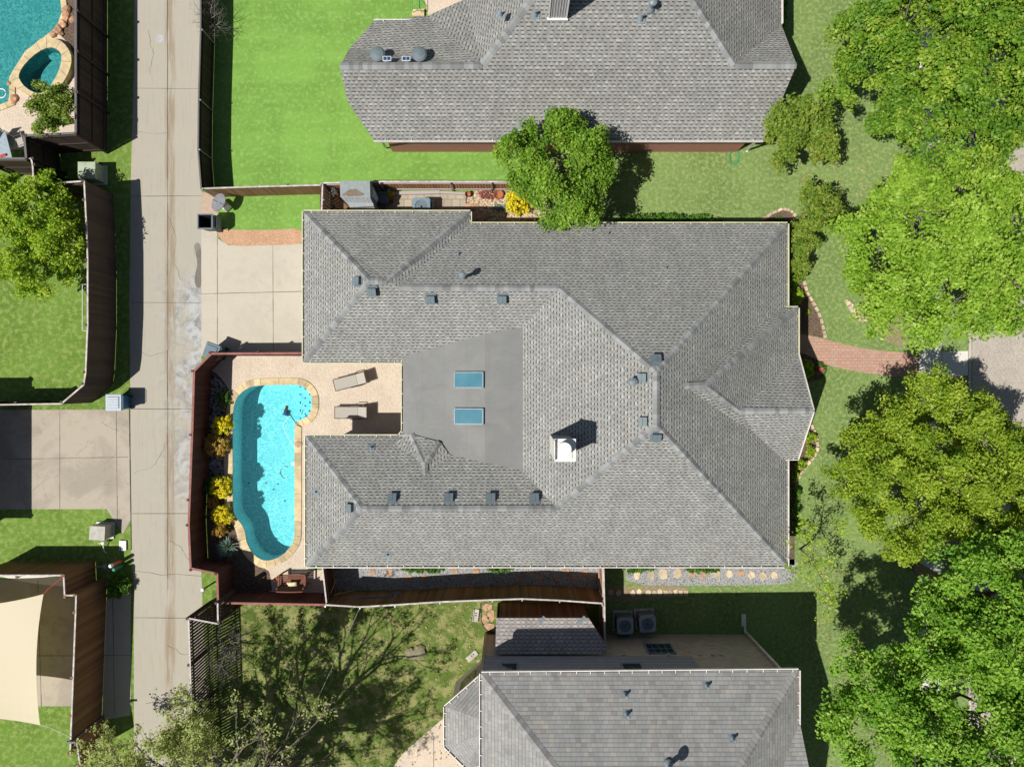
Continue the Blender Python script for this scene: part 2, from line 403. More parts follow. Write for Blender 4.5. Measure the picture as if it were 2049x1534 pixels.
MT['f_grey'] = m_wood('wood_weathered', (.34, .30, .28), (.46, .42, .39))
MT['cap_dark'] = m_plain('rail_slate', (.13, .12, .125), .6, .3, .1, 5)
MT['cap_pale'] = m_plain('rail_pale', (.50, .45, .42), .8, .2, .25, 4)
MT['steel'] = m_plain('galvanised_steel', (.42, .44, .46), .4, .6, .1, 8, metal=.5)
def m_bark(name, a, b):
    g = G(name, .95, .1); g.color(g.mix(g.noise(9, 5, .7), a, b)); return g.m
MT['bark'] = m_bark('bark_grey', (.10, .08, .065), (.24, .20, .17))
MT['twig'] = m_bark('twig_grey', (.16, .14, .13), (.34, .31, .29))
MT['coping'] = m_plain('sandstone', (.56, .44, .26), .85, .2, .15, 3, tone=.22)
MT['rock'] = m_plain('rock_orange', (.46, .27, .16), .9, .15, .35, 4, tone=.3)
MT['rockgrey'] = m_plain('rock_grey', (.20, .20, .205), .9, .15, .3, 4, tone=.2)
MT['edging'] = m_plain('limestone_edging', (.52, .42, .29), .9, .15, .2, 5, tone=.2)
def m_plaster_caustics(name, a, b, c_, s=9):
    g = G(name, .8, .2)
    v = g.noise(s, 3, .6, dist=1.2); n = g.noise(1.0, 3)  # noise flecks stand for caustic light, painted into the basin colour
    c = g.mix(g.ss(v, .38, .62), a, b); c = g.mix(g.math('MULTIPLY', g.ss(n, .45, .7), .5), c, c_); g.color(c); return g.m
MT['plaster'] = m_plaster_caustics('pool_plaster', (.30, .60, .64), (.74, .84, .85), (.40, .66, .69), 10)
MT['plaster_teal'] = m_plaster_caustics('pool_plaster_teal', (.04, .22, .22), (.16, .38, .37), (.06, .26, .26), 8)
MT['water'] = m_water('pool_water', (.52, .90, .925), bump=.12)
MT['water_teal'] = m_water('pool_water_teal', (.62, .90, .91), bump=.2)

# ------------------------------------------------------------------ ground and paving
def pp(pts, z=0.0): return [P(x, y, z) for x, y in pts]
def offset(poly, d):      # grow (d>0) a closed 2D polygon
    n = len(poly); A = sum(poly[i].x * poly[(i + 1) % n].y - poly[(i + 1) % n].x * poly[i].y for i in range(n))
    sg = 1 if A > 0 else -1; out = []
    for i in range(n):
        a, b, c = poly[i - 1], poly[i], poly[(i + 1) % n]
        d1 = Vector((b.x - a.x, b.y - a.y)).normalized(); d2 = Vector((c.x - b.x, c.y - b.y)).normalized()
        t = (d1 + d2); t = t.normalized() if t.length > 1e-6 else d1
        nn = Vector((t.y, -t.x)) * sg
        k = 1 / max(.5, math.cos(d1.angle_signed(d2, 0) / 2) if d1.length and d2.length else 1)
        out.append(Vector((b.x + nn.x * d * k, b.y + nn.y * d * k, b.z)))
    return out
def smooth_poly(pts, it=2):
    for _ in range(it):
        q = []
        for i in range(len(pts)):
            a, b = pts[i], pts[(i + 1) % len(pts)]
            q += [a * .75 + b * .25, a * .25 + b * .75]
        pts = q
    return pts
POOL = smooth_poly(pp([(514,770),(547,769),(594,768),(606,771),(617,779),(624,790),(626,804),(625,819),(618,833),(608,839),(594,844),(591,850),(591,960),(591,1068),(589,1082),(581,1095),(570,1108),(554,1118),(536,1122),(525,1121),(511,1113),(500,1100),(492,1082),(490,1064),(484,1050),(473,1037),(467,1026),(465,1008),(465,900),(465,830),(469,806),(475,792),(487,781),(500,773)]), 1)
POOLO = offset(POOL, .31)
POOL2 = pp([(-90,-60),(122,-60),(122,0),(125,26),(115,55),(86,78),(52,104),(29,140),(20,156),(20,203),(0,211),(-90,222)])
SPA_OUT = smooth_poly(pp([(86,74),(117,78),(135,94),(145,117),(138,146),(122,172),(99,190),(70,194),(39,182),(22,167),(23,146),(42,120),(68,89)], .3), 1)
SPA_IN = smooth_poly(pp([(99,94),(117,99),(125,115),(117,146),(96,180),(76,189),(52,177),(38,159),(38,146),(52,125),(76,104)], .3), 1)
def flat(name, polys, z, mat, joint=False):
    m = MB(); m.sheet(polys, z); o = m.build(name, MT[mat]); o['kind'] = 'structure'; return o
BIG = [Vector(p) for p in ((-300, -300, 0), (300, -300, 0), (300, 300, 0), (-300, 300, 0))]
def spa_cut(): return offset(SPA_OUT, -.12)
flat('ground', [BIG, offset(POOL, .1), offset(POOL2, .05), offset(SPA_IN, .05)], 0, 'ground')
L = [.004 * i for i in range(12)]
flat('lawn', [pp([(401,-80),(1062,-80),(1062,448),(1000,400),(640,372),(401,379)])], L[1], 'lawn_north')
flat('lawn', [pp([(403,384),(645,384),(645,464),(455,464),(455,455),(403,455)])], L[1], 'lawn_north')
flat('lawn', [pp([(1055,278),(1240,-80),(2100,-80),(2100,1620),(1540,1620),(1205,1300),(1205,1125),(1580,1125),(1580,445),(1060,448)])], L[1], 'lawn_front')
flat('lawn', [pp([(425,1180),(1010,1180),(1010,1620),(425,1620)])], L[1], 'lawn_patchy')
flat('alley', [pp([(272,-400),(401,-400),(403,385),(403,1140),(406,1230),(420,1500),(420,2200),(268,2200),(268,1180),(262,1100),(261,815),(259,600),(262,350),(268,150)])], L[1], 'alley')
MT['wet_stain'] = m_concrete('concrete_wet', (.17, .155, .13), (.25, .23, .20), .9)
def stain(pts, mat='alley_stain', z=L[2], name='alley_stain'):
    m = MB(); m.sheet([smooth_poly(pp(pts), 2)], z); o = m.build(name, MT[mat]); o['kind'] = 'structure'
# the patch of bleached concrete along the alley, with soft edges made in the material
g = G('concrete_bleached_soft', .9, .15)
px_ = g.xyz(g.pos); nn = g.noise(.9, 6, .72, dist=.8)
edge = g.ss(g.math('ADD', px_[0], g.math('MULTIPLY', nn, 3.0)), -16.6, -14.6)
ym = g.math('MULTIPLY', g.ss(px_[1], -8.0, -3.5), g.ss(px_[1], 6.6, 4.2))
msk = g.math('MULTIPLY', g.math('MULTIPLY', edge, ym), g.ss(g.noise(.8, 5, .7), .34, .60))
basec = (.395, .365, .30)
c = g.mix(g.math('MULTIPLY', g.ss(g.noise(1.1, 5, .65), .45, .72), .4), basec, (.36, .34, .31))
c = g.mix(msk, c, g.mix(g.ss(g.noise(1.6, 5, .7, dist=1), .38, .62), (.23, .23, .225), (.43, .44, .44)))
seam = g.math('MULTIPLY', g.ss(px_[0], -17.45, -17.25), g.ss(px_[0], -16.75, -16.95))
c = g.mix(g.math('MULTIPLY', seam, g.ss(g.noise(1.4, 4, .7, v=g.scale(g.pos, 3, .25)), .36, .6)), c, (.29, .235, .17))
st = g.noise(2.2, 4, .6, v=g.scale(g.pos, 3.2, .25)); c = g.mix(g.math('MULTIPLY', g.ss(st, .5, .7), .35), c, (.33, .275, .205))
c = g.mix(g.math('MULTIPLY', g.ss(g.noise(3.5, 5, .7), .5, .8), .35), c, (.33, .29, .23))
c = g.mix(1.0, c, g.mix(g.noise(30, 3, .8), (.86,) * 3, (1.14,) * 3), 'MULTIPLY')
g.color(c); g.bump(g.noise(30, 3, .8), .2, .01)
bpy.data.objects['alley'].data.materials[0] = g.m
def joints(name, lines, z, wd=.022, mat='joint'):
    m = MB()
    for (x0, y0), (x1, y1) in lines:
        a, b = P(x0, y0), P(x1, y1); d = (b - a); n = Vector((-d.y, d.x, 0)).normalized() * wd / 2
        k = max(1, int(d.length / .6)); prev = None
        for i in range(k):
            s0 = a + d * i / k; s1 = a + d * (i + 1) / k
            ww = random.uniform(.55, 1.25)
            m.face([(p.x, p.y, z) for p in (s0 - n * ww, s1 - n * ww, s1 + n * ww, s0 + n * ww)])
    o = m.build(name, MT[mat]); o['kind'] = 'structure'
random.seed(4)
joints('alley_joints', [((272,177),(401,178)),((262,393),(403,392)),((262,605),(403,606)),((262,818),(385,818)),((262,1027),(385,1027)),((268,1235),(400,1236)),((335,-60),(336,700)),((335,700),(336,1180))], L[3])
joints('alley_crack', [((268,1142),(300,1145)),((300,1145),(322,1150)),((322,1150),(350,1148)),((350,1148),(404,1152))], L[3], .012)
def wander(name, pts, z, wd, seed):
    random.seed(seed); q = []
    for (x0, y0), (x1, y1) in zip(pts[:-1], pts[1:]):
        k = max(2, int(math.hypot(x1 - x0, y1 - y0) / 9))
        for i in range(k): q.append((x0 + (x1 - x0) * i / k + random.uniform(-2, 2), y0 + (y1 - y0) * i / k + random.uniform(-2, 2)))
    q.append(pts[-1]); joints(name, list(zip(q[:-1], q[1:])), z, wd)
for i, pts in enumerate([[(266,262),(300,268),(335,266)],[(335,430),(352,470),(348,520),(362,560)],[(336,880),(310,930),(268,948)],[(336,1290),(370,1310),(400,1302)],[(270,700),(300,712),(334,704)],[(296,60),(306,110),(300,150)],[(336,1080),(362,1092),(378,1120)]]): wander('alley_crack', pts, L[3], .009, i)
stain([(387,489),(398,484),(403,500),(402,540),(403,572),(396,578),(389,566),(391,545),(396,530),(392,508)], 'wet_stain', L[3])
flat('driveway', [pp([(403,455),(437,455),(437,478),(457,491),(612,487),(612,712),(403,712)])], L[2], 'drive')
joints('driveway_joints', [((435,466),(435,706)),((546,491),(547,702)),((403,588),(606,583))], L[3])
flat('driveway', [pp([(-400,821),(260,819),(262,1040),(246,1068),(214,1018),(-400,1019)])], L[3], 'drive_old')
joints('driveway_joints', [((120,821),(120,1018)),((233,821),(235,1040)),((-60,920),(257,914))], L[4])
joints('driveway_edge', [((259,815),(263,1100))], L[4], .04)
wander('driveway_crack', [(200,842),(224,856),(236,862)], L[4], .009, 20); wander('driveway_crack', [(66,980),(90,960),(118,952)], L[4], .009, 21)
flat('driveway', [pp([(206,1206),(262,1166),(262,1430),(206,1440)])], L[3], 'drive')
joints('driveway_joints', [((226,1195),(229,1425)),((208,1310),(262,1310))], L[4])
flat('patio', [pp([(-60,224),(-2,214),(22,206),(22,178),(22,158),(31,141),(54,106),(88,80),(118,57),(154,57),(154,300),(-60,300)]), offset(SPA_IN, .05)], L[1], 'patio')
flat('flower_bed', [pp([(128,-40),(154,-40),(154,140),(149,120),(140,90),(120,70),(128,40)])], L[2], 'mulch')
flat('patio', [pp([(-60,1158),(154,1158),(154,1412),(-60,1412)])], L[2], 'drive_old')
flat('patio', [smooth_poly(pp([(-80,1150),(150,1150),(150,1172),(120,1172),(60,1166),(0,1152),(-80,1140)]),1)], L[3], 'walk')
joints('patio_joints', [((76,1160),(83,1412)),((-20,1311),(146,1311))], L[4])
flat('gravel_bed', [pp([(403,384),(403,398),(403,455),(436,455),(434,398),(434,390)])], L[2], 'brickpad')
flat('gravel_border', [smooth_poly(pp([(434,462),(450,459),(520,461),(612,456),(612,489),(540,491),(458,493),(440,478)]), 1)], L[3], 'redgravel')
flat('flower_bed', [pp([(640,372),(760,368),(760,430),(640,430)])], L[2], 'mulch')
flat('patio', [pp([(738,388),(934,386),(934,430),(738,430)])], L[3], 'paver')
flat('gravel_bed', [smooth_poly(pp([(932,372),(1075,374),(1100,400),(1100,455),(932,455)]), 1)], L[3], 'pebble_tan')
m = MB()
for (x, y, a, b) in ((945,414,26,13),(962,432,34,12),(1010,440,26,14),(1060,440,40,10),(1090,445,40,8)):
    c = P(x, y); m.box((c.x, c.y, .03), (a * S, b * S, .05), tone=random.random())
tag(m.build('paving_slab', MT['flag']), kind='structure')
# pool patio with its hole, bed, copings
flat('patio', [pp([(423,706),(815,706),(815,884),(616,884),(616,1140),(650,1140),(650,1195),(446,1195),(446,1120),(423,1120)]), offset(POOL, .1)], L[2], 'patio')
flat('flower_bed', [smooth_poly(pp([(416,745),(428,742),(446,760),(462,786),(458,800),(450,835),(448,900),(448,1015),(456,1036),(468,1050),(474,1070),(478,1092),(490,1112),(512,1132),(536,1139),(541,1150),(546,1190),(440,1200),(436,1140),(414,1130)]), 1)], L[4], 'mulch')
flat('gravel_bed', [smooth_poly(pp([(416,750),(428,748),(446,764),(458,786),(455,800),(448,832),(446,900),(446,990),(420,990)]), 1)], L[5], 'pebble_dark')
joints('patio_joints', [((500,710),(500,752)),((580,712),(580,752)),((733,712),(733,870))], L[3], .015, 'coping')
# south side gravel
flat('gravel_bed', [pp([(648,1125),(1202,1125),(1202,1179),(648,1180)])], L[2], 'gravel')
flat('gravel_bed', [smooth_poly(pp([(1245,1120),(1252,1130),(1252,1170),(1400,1171),(1540,1170),(1585,1166),(1597,1148),(1594,1128),(1590,1115)]), 1)], L[2], 'gravel')
flat('soil_strip', [smooth_poly(pp([(1205,1171),(1252,1171),(1376,1171),(1378,1188),(1370,1192),(1205,1210)]), 1)], L[3], 'soil')
# right side
flat('street', [pp([(1944,-600),(2290,-600),(2290,2300),(1944,2300)])], L[2], 'street')
flat('curb', [pp([(1937,-600),(1944,-600),(1944,2300),(1937,2300)])], L[4], 'drive')
joints('street_joints', [((1937,-100),(1937,1600)),((1944,-100),(1944,1600))], L[5], .02)
joints('street_joints', [((1944,843),(2100,845)),((1944,660),(2100,660)),((1944,480),(2100,480)),((1944,1040),(2100,1040))], L[5], .018)
flat('sidewalk', [pp([(1839,-400),(1884,-400),(1884,2000),(1839,2000)])], L[3], 'walk')
flat('sidewalk', [pp([(1884,703),(1937,702),(1937,751),(1884,751)])], L[3], 'walk')
joints('sidewalk_joints', [((1884.5,700),(1884.5,755)),((1839,703),(1884,703)),((1839,753),(1884,753))] + [((1839,y),(1884,y)) for y in range(803, 1500, 50)], L[4], .02)
flat('soil_strip', [pp([(1884,751),(1937,751),(1937,1100),(1884,1100)])], L[2], 'soil')
flat('soil_strip', [smooth_poly(pp([(1720,560),(1830,540),(1838,680),(1790,700),(1735,640)]), 2)], L[2], 'soil')
PATH = smooth_poly(pp([(1585,664),(1600,668),(1650,678),(1700,692),(1760,702),(1839,706),(1839,756),(1780,753),(1700,741),(1650,729),(1612,712),(1585,700)]), 1)
flat('path', [PATH], L[3], 'brickpath')
BED1 = [(1510,448),(1523,440),(1544,427),(1566,418),(1581,421),(1594,434),(1600,470),(1598,520),(1608,561),(1614,583),(1631,613),(1642,636),(1648,661),(1650,677),(1610,668),(1570,668),(1570,448)]
flat('flower_bed', [pp(BED1)], L[2], 'mulch')
BED2 = [(1612,838),(1622,848),(1633,870),(1636,894),(1629,914),(1614,929),(1600,950),(1591,964),(1590,1130),(1568,1130),(1568,838)]
flat('flower_bed', [pp(BED2)], L[2], 'mulch')
flat('flower_bed', [smooth_poly(pp([(1590,700),(1620,712),(1652,728),(1655,745),(1640,762),(1600,765),(1590,765)]), 1)], L[4], 'mulch')
# concrete patio of the south neighbour (pink stone) and its bits
flat('patio', [smooth_poly(pp([(775,1560),(800,1510),(850,1468),(900,1425),(960,1420),(960,1600),(775,1600)]), 1)], L[2], 'patio')
joints('patio_joints', [((868,1470),(868,1560)),((868,1480),(850,1462))], L[3])
flat('patio', [pp([(880,-80),(980,-80),(980,20),(885,42),(858,36),(850,0)])], L[2], 'patio')
flat('flower_bed', [smooth_poly(pp([(985,270),(1010,292),(1050,300),(1050,285)]), 1)], L[2], 'soil')
flat('patio', [pp([(955,1320),(990,1320),(990,1352),(955,1352)])], L[3], 'paver')

# scattered turf tufts and clippings would be lost at this height; loose leaves are not
def litter(name, pts, n, sz, mat, z, seed):
    random.seed(seed); m = MB()
    xs = [p[0] for p in pts]; ys = [p[1] for p in pts]
    for _ in range(n):
        c = P(random.uniform(min(xs), max(xs)), random.uniform(min(ys), max(ys)), 0)
        a = random.uniform(0, 6.28); s_ = sz * random.uniform(.6, 1.3)
        d1 = Vector((math.cos(a), math.sin(a), random.uniform(-.2, .3))) * s_; d2 = Vector((-math.sin(a), math.cos(a), random.uniform(-.2, .3))) * s_ * .6
        c.z = z + .01 + s_ * .3
        m.face([c - d1, c - d2, c + d1, c + d2], tone=random.random())
    o = m.build(name, MT[mat]); o['kind'] = 'stuff'; tag(o, 'scattered dry fallen leaves and twigs on the ground', 'leaf litter')
MT['dryleaf'] = m_plain('dry_leaf', (.36, .24, .13), .9, .1, .3, 6, tone=.4)

# ------------------------------------------------------------------ pools
def basin(rim, depth, wlevel, zrim, mats, root, shallow=None):
    m = MB(); n = len(rim)
    m.sheet([rim], -depth)
    for i in range(n):
        a, b = rim[i], rim[(i + 1) % n]
        m.face([(a.x, a.y, zrim), (a.x, a.y, -depth), (b.x, b.y, -depth), (b.x, b.y, zrim)])
    m.build('basin', mats[0], root)
    m = MB(); m.sheet([[Vector((p.x, p.y, 0)) for p in offset(rim, -.004)]], wlevel); return m.build('water', mats[1], root)
pool = thing('swimming_pool', 'turquoise freeform swimming pool with sandstone coping beside the large grey-roofed house', 'swimming pool', P(530, 930, 0))
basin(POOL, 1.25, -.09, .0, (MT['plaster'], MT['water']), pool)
# coping stones: alternate tones, one mesh
m = MB(); n = len(POOL); random.seed(9)
acc = 0; tone = .5
for i in range(n):
    a, b = POOL[i], POOL[(i + 1) % n]; c, d = POOLO[(i + 1) % n], POOLO[i]
    ia = a + (a - d).normalized() * .03; ib = b + (b - c).normalized() * .03
    L_ = (b - a).length; k = max(1, round(L_ / .55))
    for j in range(k):
        t0, t1 = j / k, (j + 1) / k
        p0, p1 = ia.lerp(ib, t0), ia.lerp(ib, t1); q0, q1 = d.lerp(c, t0), d.lerp(c, t1)
        acc += L_ / k
        if acc > .45: tone = random.random(); acc = 0
        gg = .004
        for pts in ([(p0, .05), (p1, .05), (q1, .05), (q0, .05)],):
            m.face([(p.x, p.y, z) for p, z in pts], tone=tone)
        m.face([(p1.x, p1.y, .05), (p0.x, p0.y, .05), (p0.x, p0.y, -.01), (p1.x, p1.y, -.01)], tone=tone)
        m.face([(q0.x, q0.y, .05), (q1.x, q1.y, .05), (q1.x, q1.y, -.01), (q0.x, q0.y, -.01)], tone=tone)
for i in range(0, n, 2):
    a, q = POOL[i], POOLO[i]; m.bar((a.x, a.y, .0515), (q.x, q.y, .0515), .012, .004, mi=1)
cop = m.build('coping', [MT['coping'], MT['joint']], pool)
# steps with blue tile dots at the shallow corner, on curved treads
st = MB(); BT = MT['bluetile'] = m_plain('blue_tile', (.02, .06, .22), .3, .5)
for r, zt in ((46, -.95), (34, -.65), (22, -.38)):
    arc = []
    cx, cy = 640, 805
    for k in range(13):
        t = math.radians(90 + 180 * k / 12); arc.append((cx + r * math.cos(t) * .9 - 12, cy - r * math.sin(t) * 1.25))
    inside = [(626, 850), (626, 765)]
    def clampx(p): return (min(p[0], 622), min(838, max(776, p[1])))
    poly = [clampx(p) for p in arc] + [(621, 830), (625, 806), (620, 786)]
    st.prism(pp(poly), -1.25, zt)
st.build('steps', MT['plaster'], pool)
for x, y, z in ((601,774,-.64),(611,778,-.37),(601,789,-.64),(620,789,-.37),(611,796,-.37),(601,805,-.64),(620,805,-.37),(611,812,-.37),(601,821,-.64),(619,822,-.37),(611,828,-.37),(601,837,-.64)):
    c = P(x, y, z); d_ = MB(); d_.lathe((c.x, c.y, z), [(.045, 0), (.045, .008)], 8); d_.build('tile', BT, pool)
m = MB(); c = P(586, 928, -.02); m.lathe((c.x - .02, c.y, -.10), [(.09, 0), (.09, .03), (.02, .035)], 14)
m.build('float', MT['white_dirty'], pool)
for x, y in ((547,979),(556,968),(532,966),(570,1002),(498,966),(560,947)):
    c = P(x, y, -1.24); m = MB(); m.lathe((c.x, c.y, -1.245), [(.05, 0), (.05, .02)], 7); m.build('drain', MT['vent'], pool)
# pool cleaner and hose
cl = thing('pool_cleaner', 'dark robotic pool cleaner with fins on the shallow pool floor', 'pool cleaner', P(573, 826, -1.2))
m = MB(); c = P(573, 826, -1.2); m.lathe(c, [(.12, 0), (.14, .06), (.10, .13), (.04, .16)], 12); m.build('body', MT['bluetile'], cl)
m = MB()
for a in (0.4, 2.0, 3.6, 5.2): m.bar(c + Vector((0, 0, .05)), c + Vector((math.cos(a) * .2, math.sin(a) * .2, .03)), .06, .05)
m.build('wheel', MT['dark'], cl)
m = MB(); pts = [P(x, y, -.1) for x, y in ((577,832),(574,840),(568,846),(568,856),(574,870),(580,880),(586,890),(590,898))]
m.tube(pts, .018, 6); tag(m.build('pool_hose', MT['white'], loc=pts[0]), 'white flexible cleaner hose floating from pool cleaner to the pool edge', 'hose')
m = MB(); pts = [P(569 + 9 * math.cos(t), 945 + 12 * math.sin(t), -1.2) for t in np.linspace(.8, 5.4, 16)]
m.tube(pts, .02, 6); tag(m.build('hose_ring', MT['white'], loc=pts[0]), 'white curl of hose lying in the middle of the pool', 'hose')
m = MB(); m.tube([P(573, 817, .2), P(580, 828, -.1), P(592, 846, .1)], .022, 6); m.box(P(573, 818, .1), (.12, .35, .08), rz=-.3)
tag(m.build('pool_brush', MT['f_dark'], loc=P(573, 817, 0)), 'dark pole with a brush head dipped in the pool near the steps', 'brush')
# clay patch marks on coping: lid of skimmer
m = MB(); c = P(597, 888, .05); m.lathe((c.x, c.y, .052), [(.17, 0), (.17, .012)], 18); m.build('skimmer_lid', MT['flag'], pool)

pool2 = thing('swimming_pool', 'deep teal pool with boulders in the top left corner yard', 'swimming pool', P(0, 80, 0))
basin(POOL2, 1.4, -.1, .0, (MT['plaster_teal'], MT['water_teal']), pool2)
cp2 = MB(); random.seed(12)
PO2 = offset(POOL2, .28)
for i in range(2, 11):
    a, b = POOL2[i], POOL2[(i + 1) % len(POOL2)]; c, d = PO2[(i + 1) % len(POOL2)], PO2[i]
    for j in range(2):
        t0, t1 = j / 2 + .01, (j + 1) / 2 - .01
        q = [a.lerp(b, t0), a.lerp(b, t1), d.lerp(c, t1), d.lerp(c, t0)]
        cp2.prism(q, -.02, .06, tone=random.random())
cp2.build('coping', MT['coping'], pool2)
spa = thing('spa', 'raised oval hot tub with sandstone rim joined to the teal corner pool', 'hot tub', P(85, 130, 0))
m = MB(); n = len(SPA_OUT)
m.sheet([SPA_IN], -.55)
for i in range(len(SPA_IN)):
    a, b = SPA_IN[i], SPA_IN[(i + 1) % len(SPA_IN)]
    m.face([(a.x, a.y, .3), (a.x, a.y, -.55), (b.x, b.y, -.55), (b.x, b.y, .3)])
m.build('basin', MT['plaster_teal'], spa)
m = MB(); m.sheet([offset(SPA_IN, -.004)], .18); m.build('water', MT['water_teal'], spa)
m = MB(); m.sheet([SPA_OUT, SPA_IN], .31)
for i in range(n):
    a, b = SPA_OUT[i], SPA_OUT[(i + 1) % n]; m.face([(a.x, a.y, -1.3), (b.x, b.y, -1.3), (b.x, b.y, .31), (a.x, a.y, .31)], tone=random.random())
for k in range(0, len(SPA_OUT), 2):
    o = SPA_OUT[k]; i_ = min(SPA_IN, key=lambda p: (p - o).length); m.bar((o.x, o.y, .312), (i_.x, i_.y, .312), .014, .004, mi=1)
rim = m.build('rim', [MT['coping'], MT['joint']], spa)
m = MB()
m.sheet([smooth_poly(pp([(92,100),(118,104),(120,118),(108,122),(92,114)]), 1)], -.2); m.build('bench_step', MT['plaster_teal'], spa); m = MB(); m.sheet([smooth_poly(pp([(52,160),(58,158),(66,175),(80,184),(70,188),(56,176)]), 1)], -.25)
m.build('bench_step', MT['plaster_teal'], spa)
def rock(name, px, py, r, mat, label, cat='rock', group=None, seed=0, sq=.6, z=0):
    random.seed(seed); bm = bmesh.new(); bmesh.ops.create_icosphere(bm, subdivisions=2, radius=1)
    for v in bm.verts:
        k = 1 + random.uniform(-.16, .16); v.co = Vector((v.co.x * r * k * random.uniform(.95, 1.05), v.co.y * r * k * .8, v.co.z * r * sq * k))
    bmesh.ops.rotate(bm, verts=bm.verts, matrix=Matrix.Rotation(random.uniform(0, 3), 3, 'Z'))
    me = bpy.data.meshes.new(name); bm.to_mesh(me); bm.free(); me.materials.append(MT[mat])
    a = me.attributes.new('tone', 'FLOAT', 'FACE'); a.data.foreach_set('value', [random.random()] * len(me.polygons))
    o = bpy.data.objects.new(name, me); COL.objects.link(o); c = P(px, py, z); o.location = (c.x, c.y, z + r * sq * .35); return tag(o, label, cat, group)
rk = [(135,22,.26,'dark brown boulder at the top end of the corner pool rockwork'),(133,36,.22,'orange boulder just below the dark brown one by the corner pool'),(128,50,.24,'ribbed orange boulder in the middle of the corner pool rockwork'),(119,60,.26,'large tan boulder where the rockwork bends toward the hot tub'),(108,70,.2,'small brown boulder touching the hot tub rim'),(124,68,.16,'grey cobble behind the hot tub rim'),(28,200,.27,'orange boulder below the hot tub at the pool corner'),(20,168,.14,'small orange rock between hot tub and teal pool'),(147,40,.2,'pale boulder against the dark fence by the corner pool')]
for i, (x, y, r, lb) in enumerate(rk): rock('boulder', x, y, r, 'rock', lb, 'boulder', 'boulders around the corner pool', 30 + i)
m = MB(); pts = [P(3 + 9 * math.cos(t), 187 + 9 * math.sin(t), -.1) for t in np.linspace(0, 6.0, 14)]; m.tube(pts, .03, 6)
tag(m.build('hose_ring', MT['white'], loc=pts[0]), 'white hose loop floating at the left edge of the teal corner pool', 'hose')
for i, (x, y, r, lb) in enumerate([(425,925,.22,'largest grey boulder beside the orange bush in the pool bed'),(430,942,.17,'grey boulder just below the largest one in the pool bed'),(441,790,.13,'brown rock near the top of the pool bed'),(432,958,.12,'smallest grey rock above the yellow bush')]):
    rock('boulder', x, y, r, 'rockgrey', lb, 'boulder', 'boulders in the pool bed', 50 + i)

# ------------------------------------------------------------------ buildings
def onplane(px, py, axis, epx, sgn, z0, p):
    a = (px - 1024.5) * S if axis == 'x' else (767 - py) * S
    e = ((epx - 1024.5) if axis == 'x' else (767 - epx)) * S * (1 - z0 / H)
    f = (1 - (z0 - p * sgn * e) / H) / (1 + p * sgn * a / H)
    return (px, py, (1 - f) * H)
def newell(pts):
    n = Vector((0, 0, 0))
    for i in range(len(pts)):
        a, b = pts[i], pts[(i + 1) % len(pts)]
        n += Vector(((a.y - b.y) * (a.z + b.z), (a.z - b.z) * (a.x + b.x), (a.x - b.x) * (a.y + b.y)))
    return n.normalized()
def roof_faces(mb, faces, horiz=None):
    for fc in faces:
        pts = [P(*v) for v in fc]
        n = newell(pts)
        if n.z < 0: pts.reverse(); n = -n
        u = Vector((0, 0, 1)).cross(n)
        u = u.normalized() if u.length > .05 else Vector((0, 1, 0))
        # snap the course direction to the nearest eave axis
        if abs(u.x) > .93: u = Vector((1 if u.x > 0 else -1, 0, 0))
        elif abs(u.y) > .93: u = Vector((0, 1 if u.y > 0 else -1, 0))
        u = (u - n * u.dot(n)).normalized(); v = n.cross(u)
        c = sum(pts, Vector()) / len(pts)
        tri = tessellate_polygon([pts])
        for t in tri:
            q = [pts[i] for i in t]
            if (q[1] - q[0]).cross(q[2] - q[0]).z < 0: q.reverse()
            mb.face(q, uv=[(p.dot(u), p.dot(v)) for p in q])
def caps(par, lines, wd=.27, step=.19, lift=.035, drop=None, mat='cap'):
    for a, b in lines:
        mb = MB()
        a, b = P(*a), P(*b)
        if a.z > b.z: a, b = b, a
        d = b - a; Ln = d.length; X = d.normalized()
        side = Vector((X.y, -X.x, 0)).normalized()
        dp = drop if drop is not None else .40
        k = int(Ln / step)
        for i in range(k + 1):
            s0 = a + X * (i * step); s1 = a + X * min(Ln, i * step + step * 1.25)
            t = random.random()
            up0 = Vector((0, 0, lift + .018)); up1 = Vector((0, 0, lift))
            l0 = s0 + side * wd / 2 - Vector((0, 0, wd / 2 * dp * .9 - .015)); l1 = s1 + side * wd / 2 - Vector((0, 0, wd / 2 * dp * .9 - .002))
            r0 = s0 - side * wd / 2 - Vector((0, 0, wd / 2 * dp * .9 - .015)); r1 = s1 - side * wd / 2 - Vector((0, 0, wd / 2 * dp * .9 - .002))
            m0, m1 = s0 + up0, s1 + up1
            mb.face([r0, r1, m1, m0], tone=t); mb.face([m0, m1, l1, l0], tone=t); mb.face([r0, m0, l0], tone=t * .5)
        mb.build('ridge_cap', MT[mat], par)
def gutter(root, a, b, z, mats, strap=.85, w_=.12):
    a, b = P(a[0], a[1], z), P(b[0], b[1], z)
    d = (b - a).normalized(); n = Vector((-d.y, d.x, 0))      # outward = left of travel
    a, b = a - n * .05, b - n * .05
    m = MB()
    m.bar(a + n * (w_ - .012) + Vector((0, 0, -.01)), b + n * (w_ - .012) + Vector((0, 0, -.01)), .036, .13, mi=0)
    m.bar(a + n * w_ / 2 + Vector((0, 0, -.07)), b + n * w_ / 2 + Vector((0, 0, -.07)), w_ - .03, .02, mi=1)
    k = max(1, int((b - a).length / strap))
    for i in range(k + 1):
        p = a + (b - a) * ((i + .5 + random.uniform(-.12, .12)) / (k + 1))
        m.bar(p + n * .0 + Vector((0, 0, .06)), p + n * (w_ - .02) + Vector((0, 0, .058)), .028, .012, mi=0)
    return m.build('gutter', [mats[0], mats[1]], root)
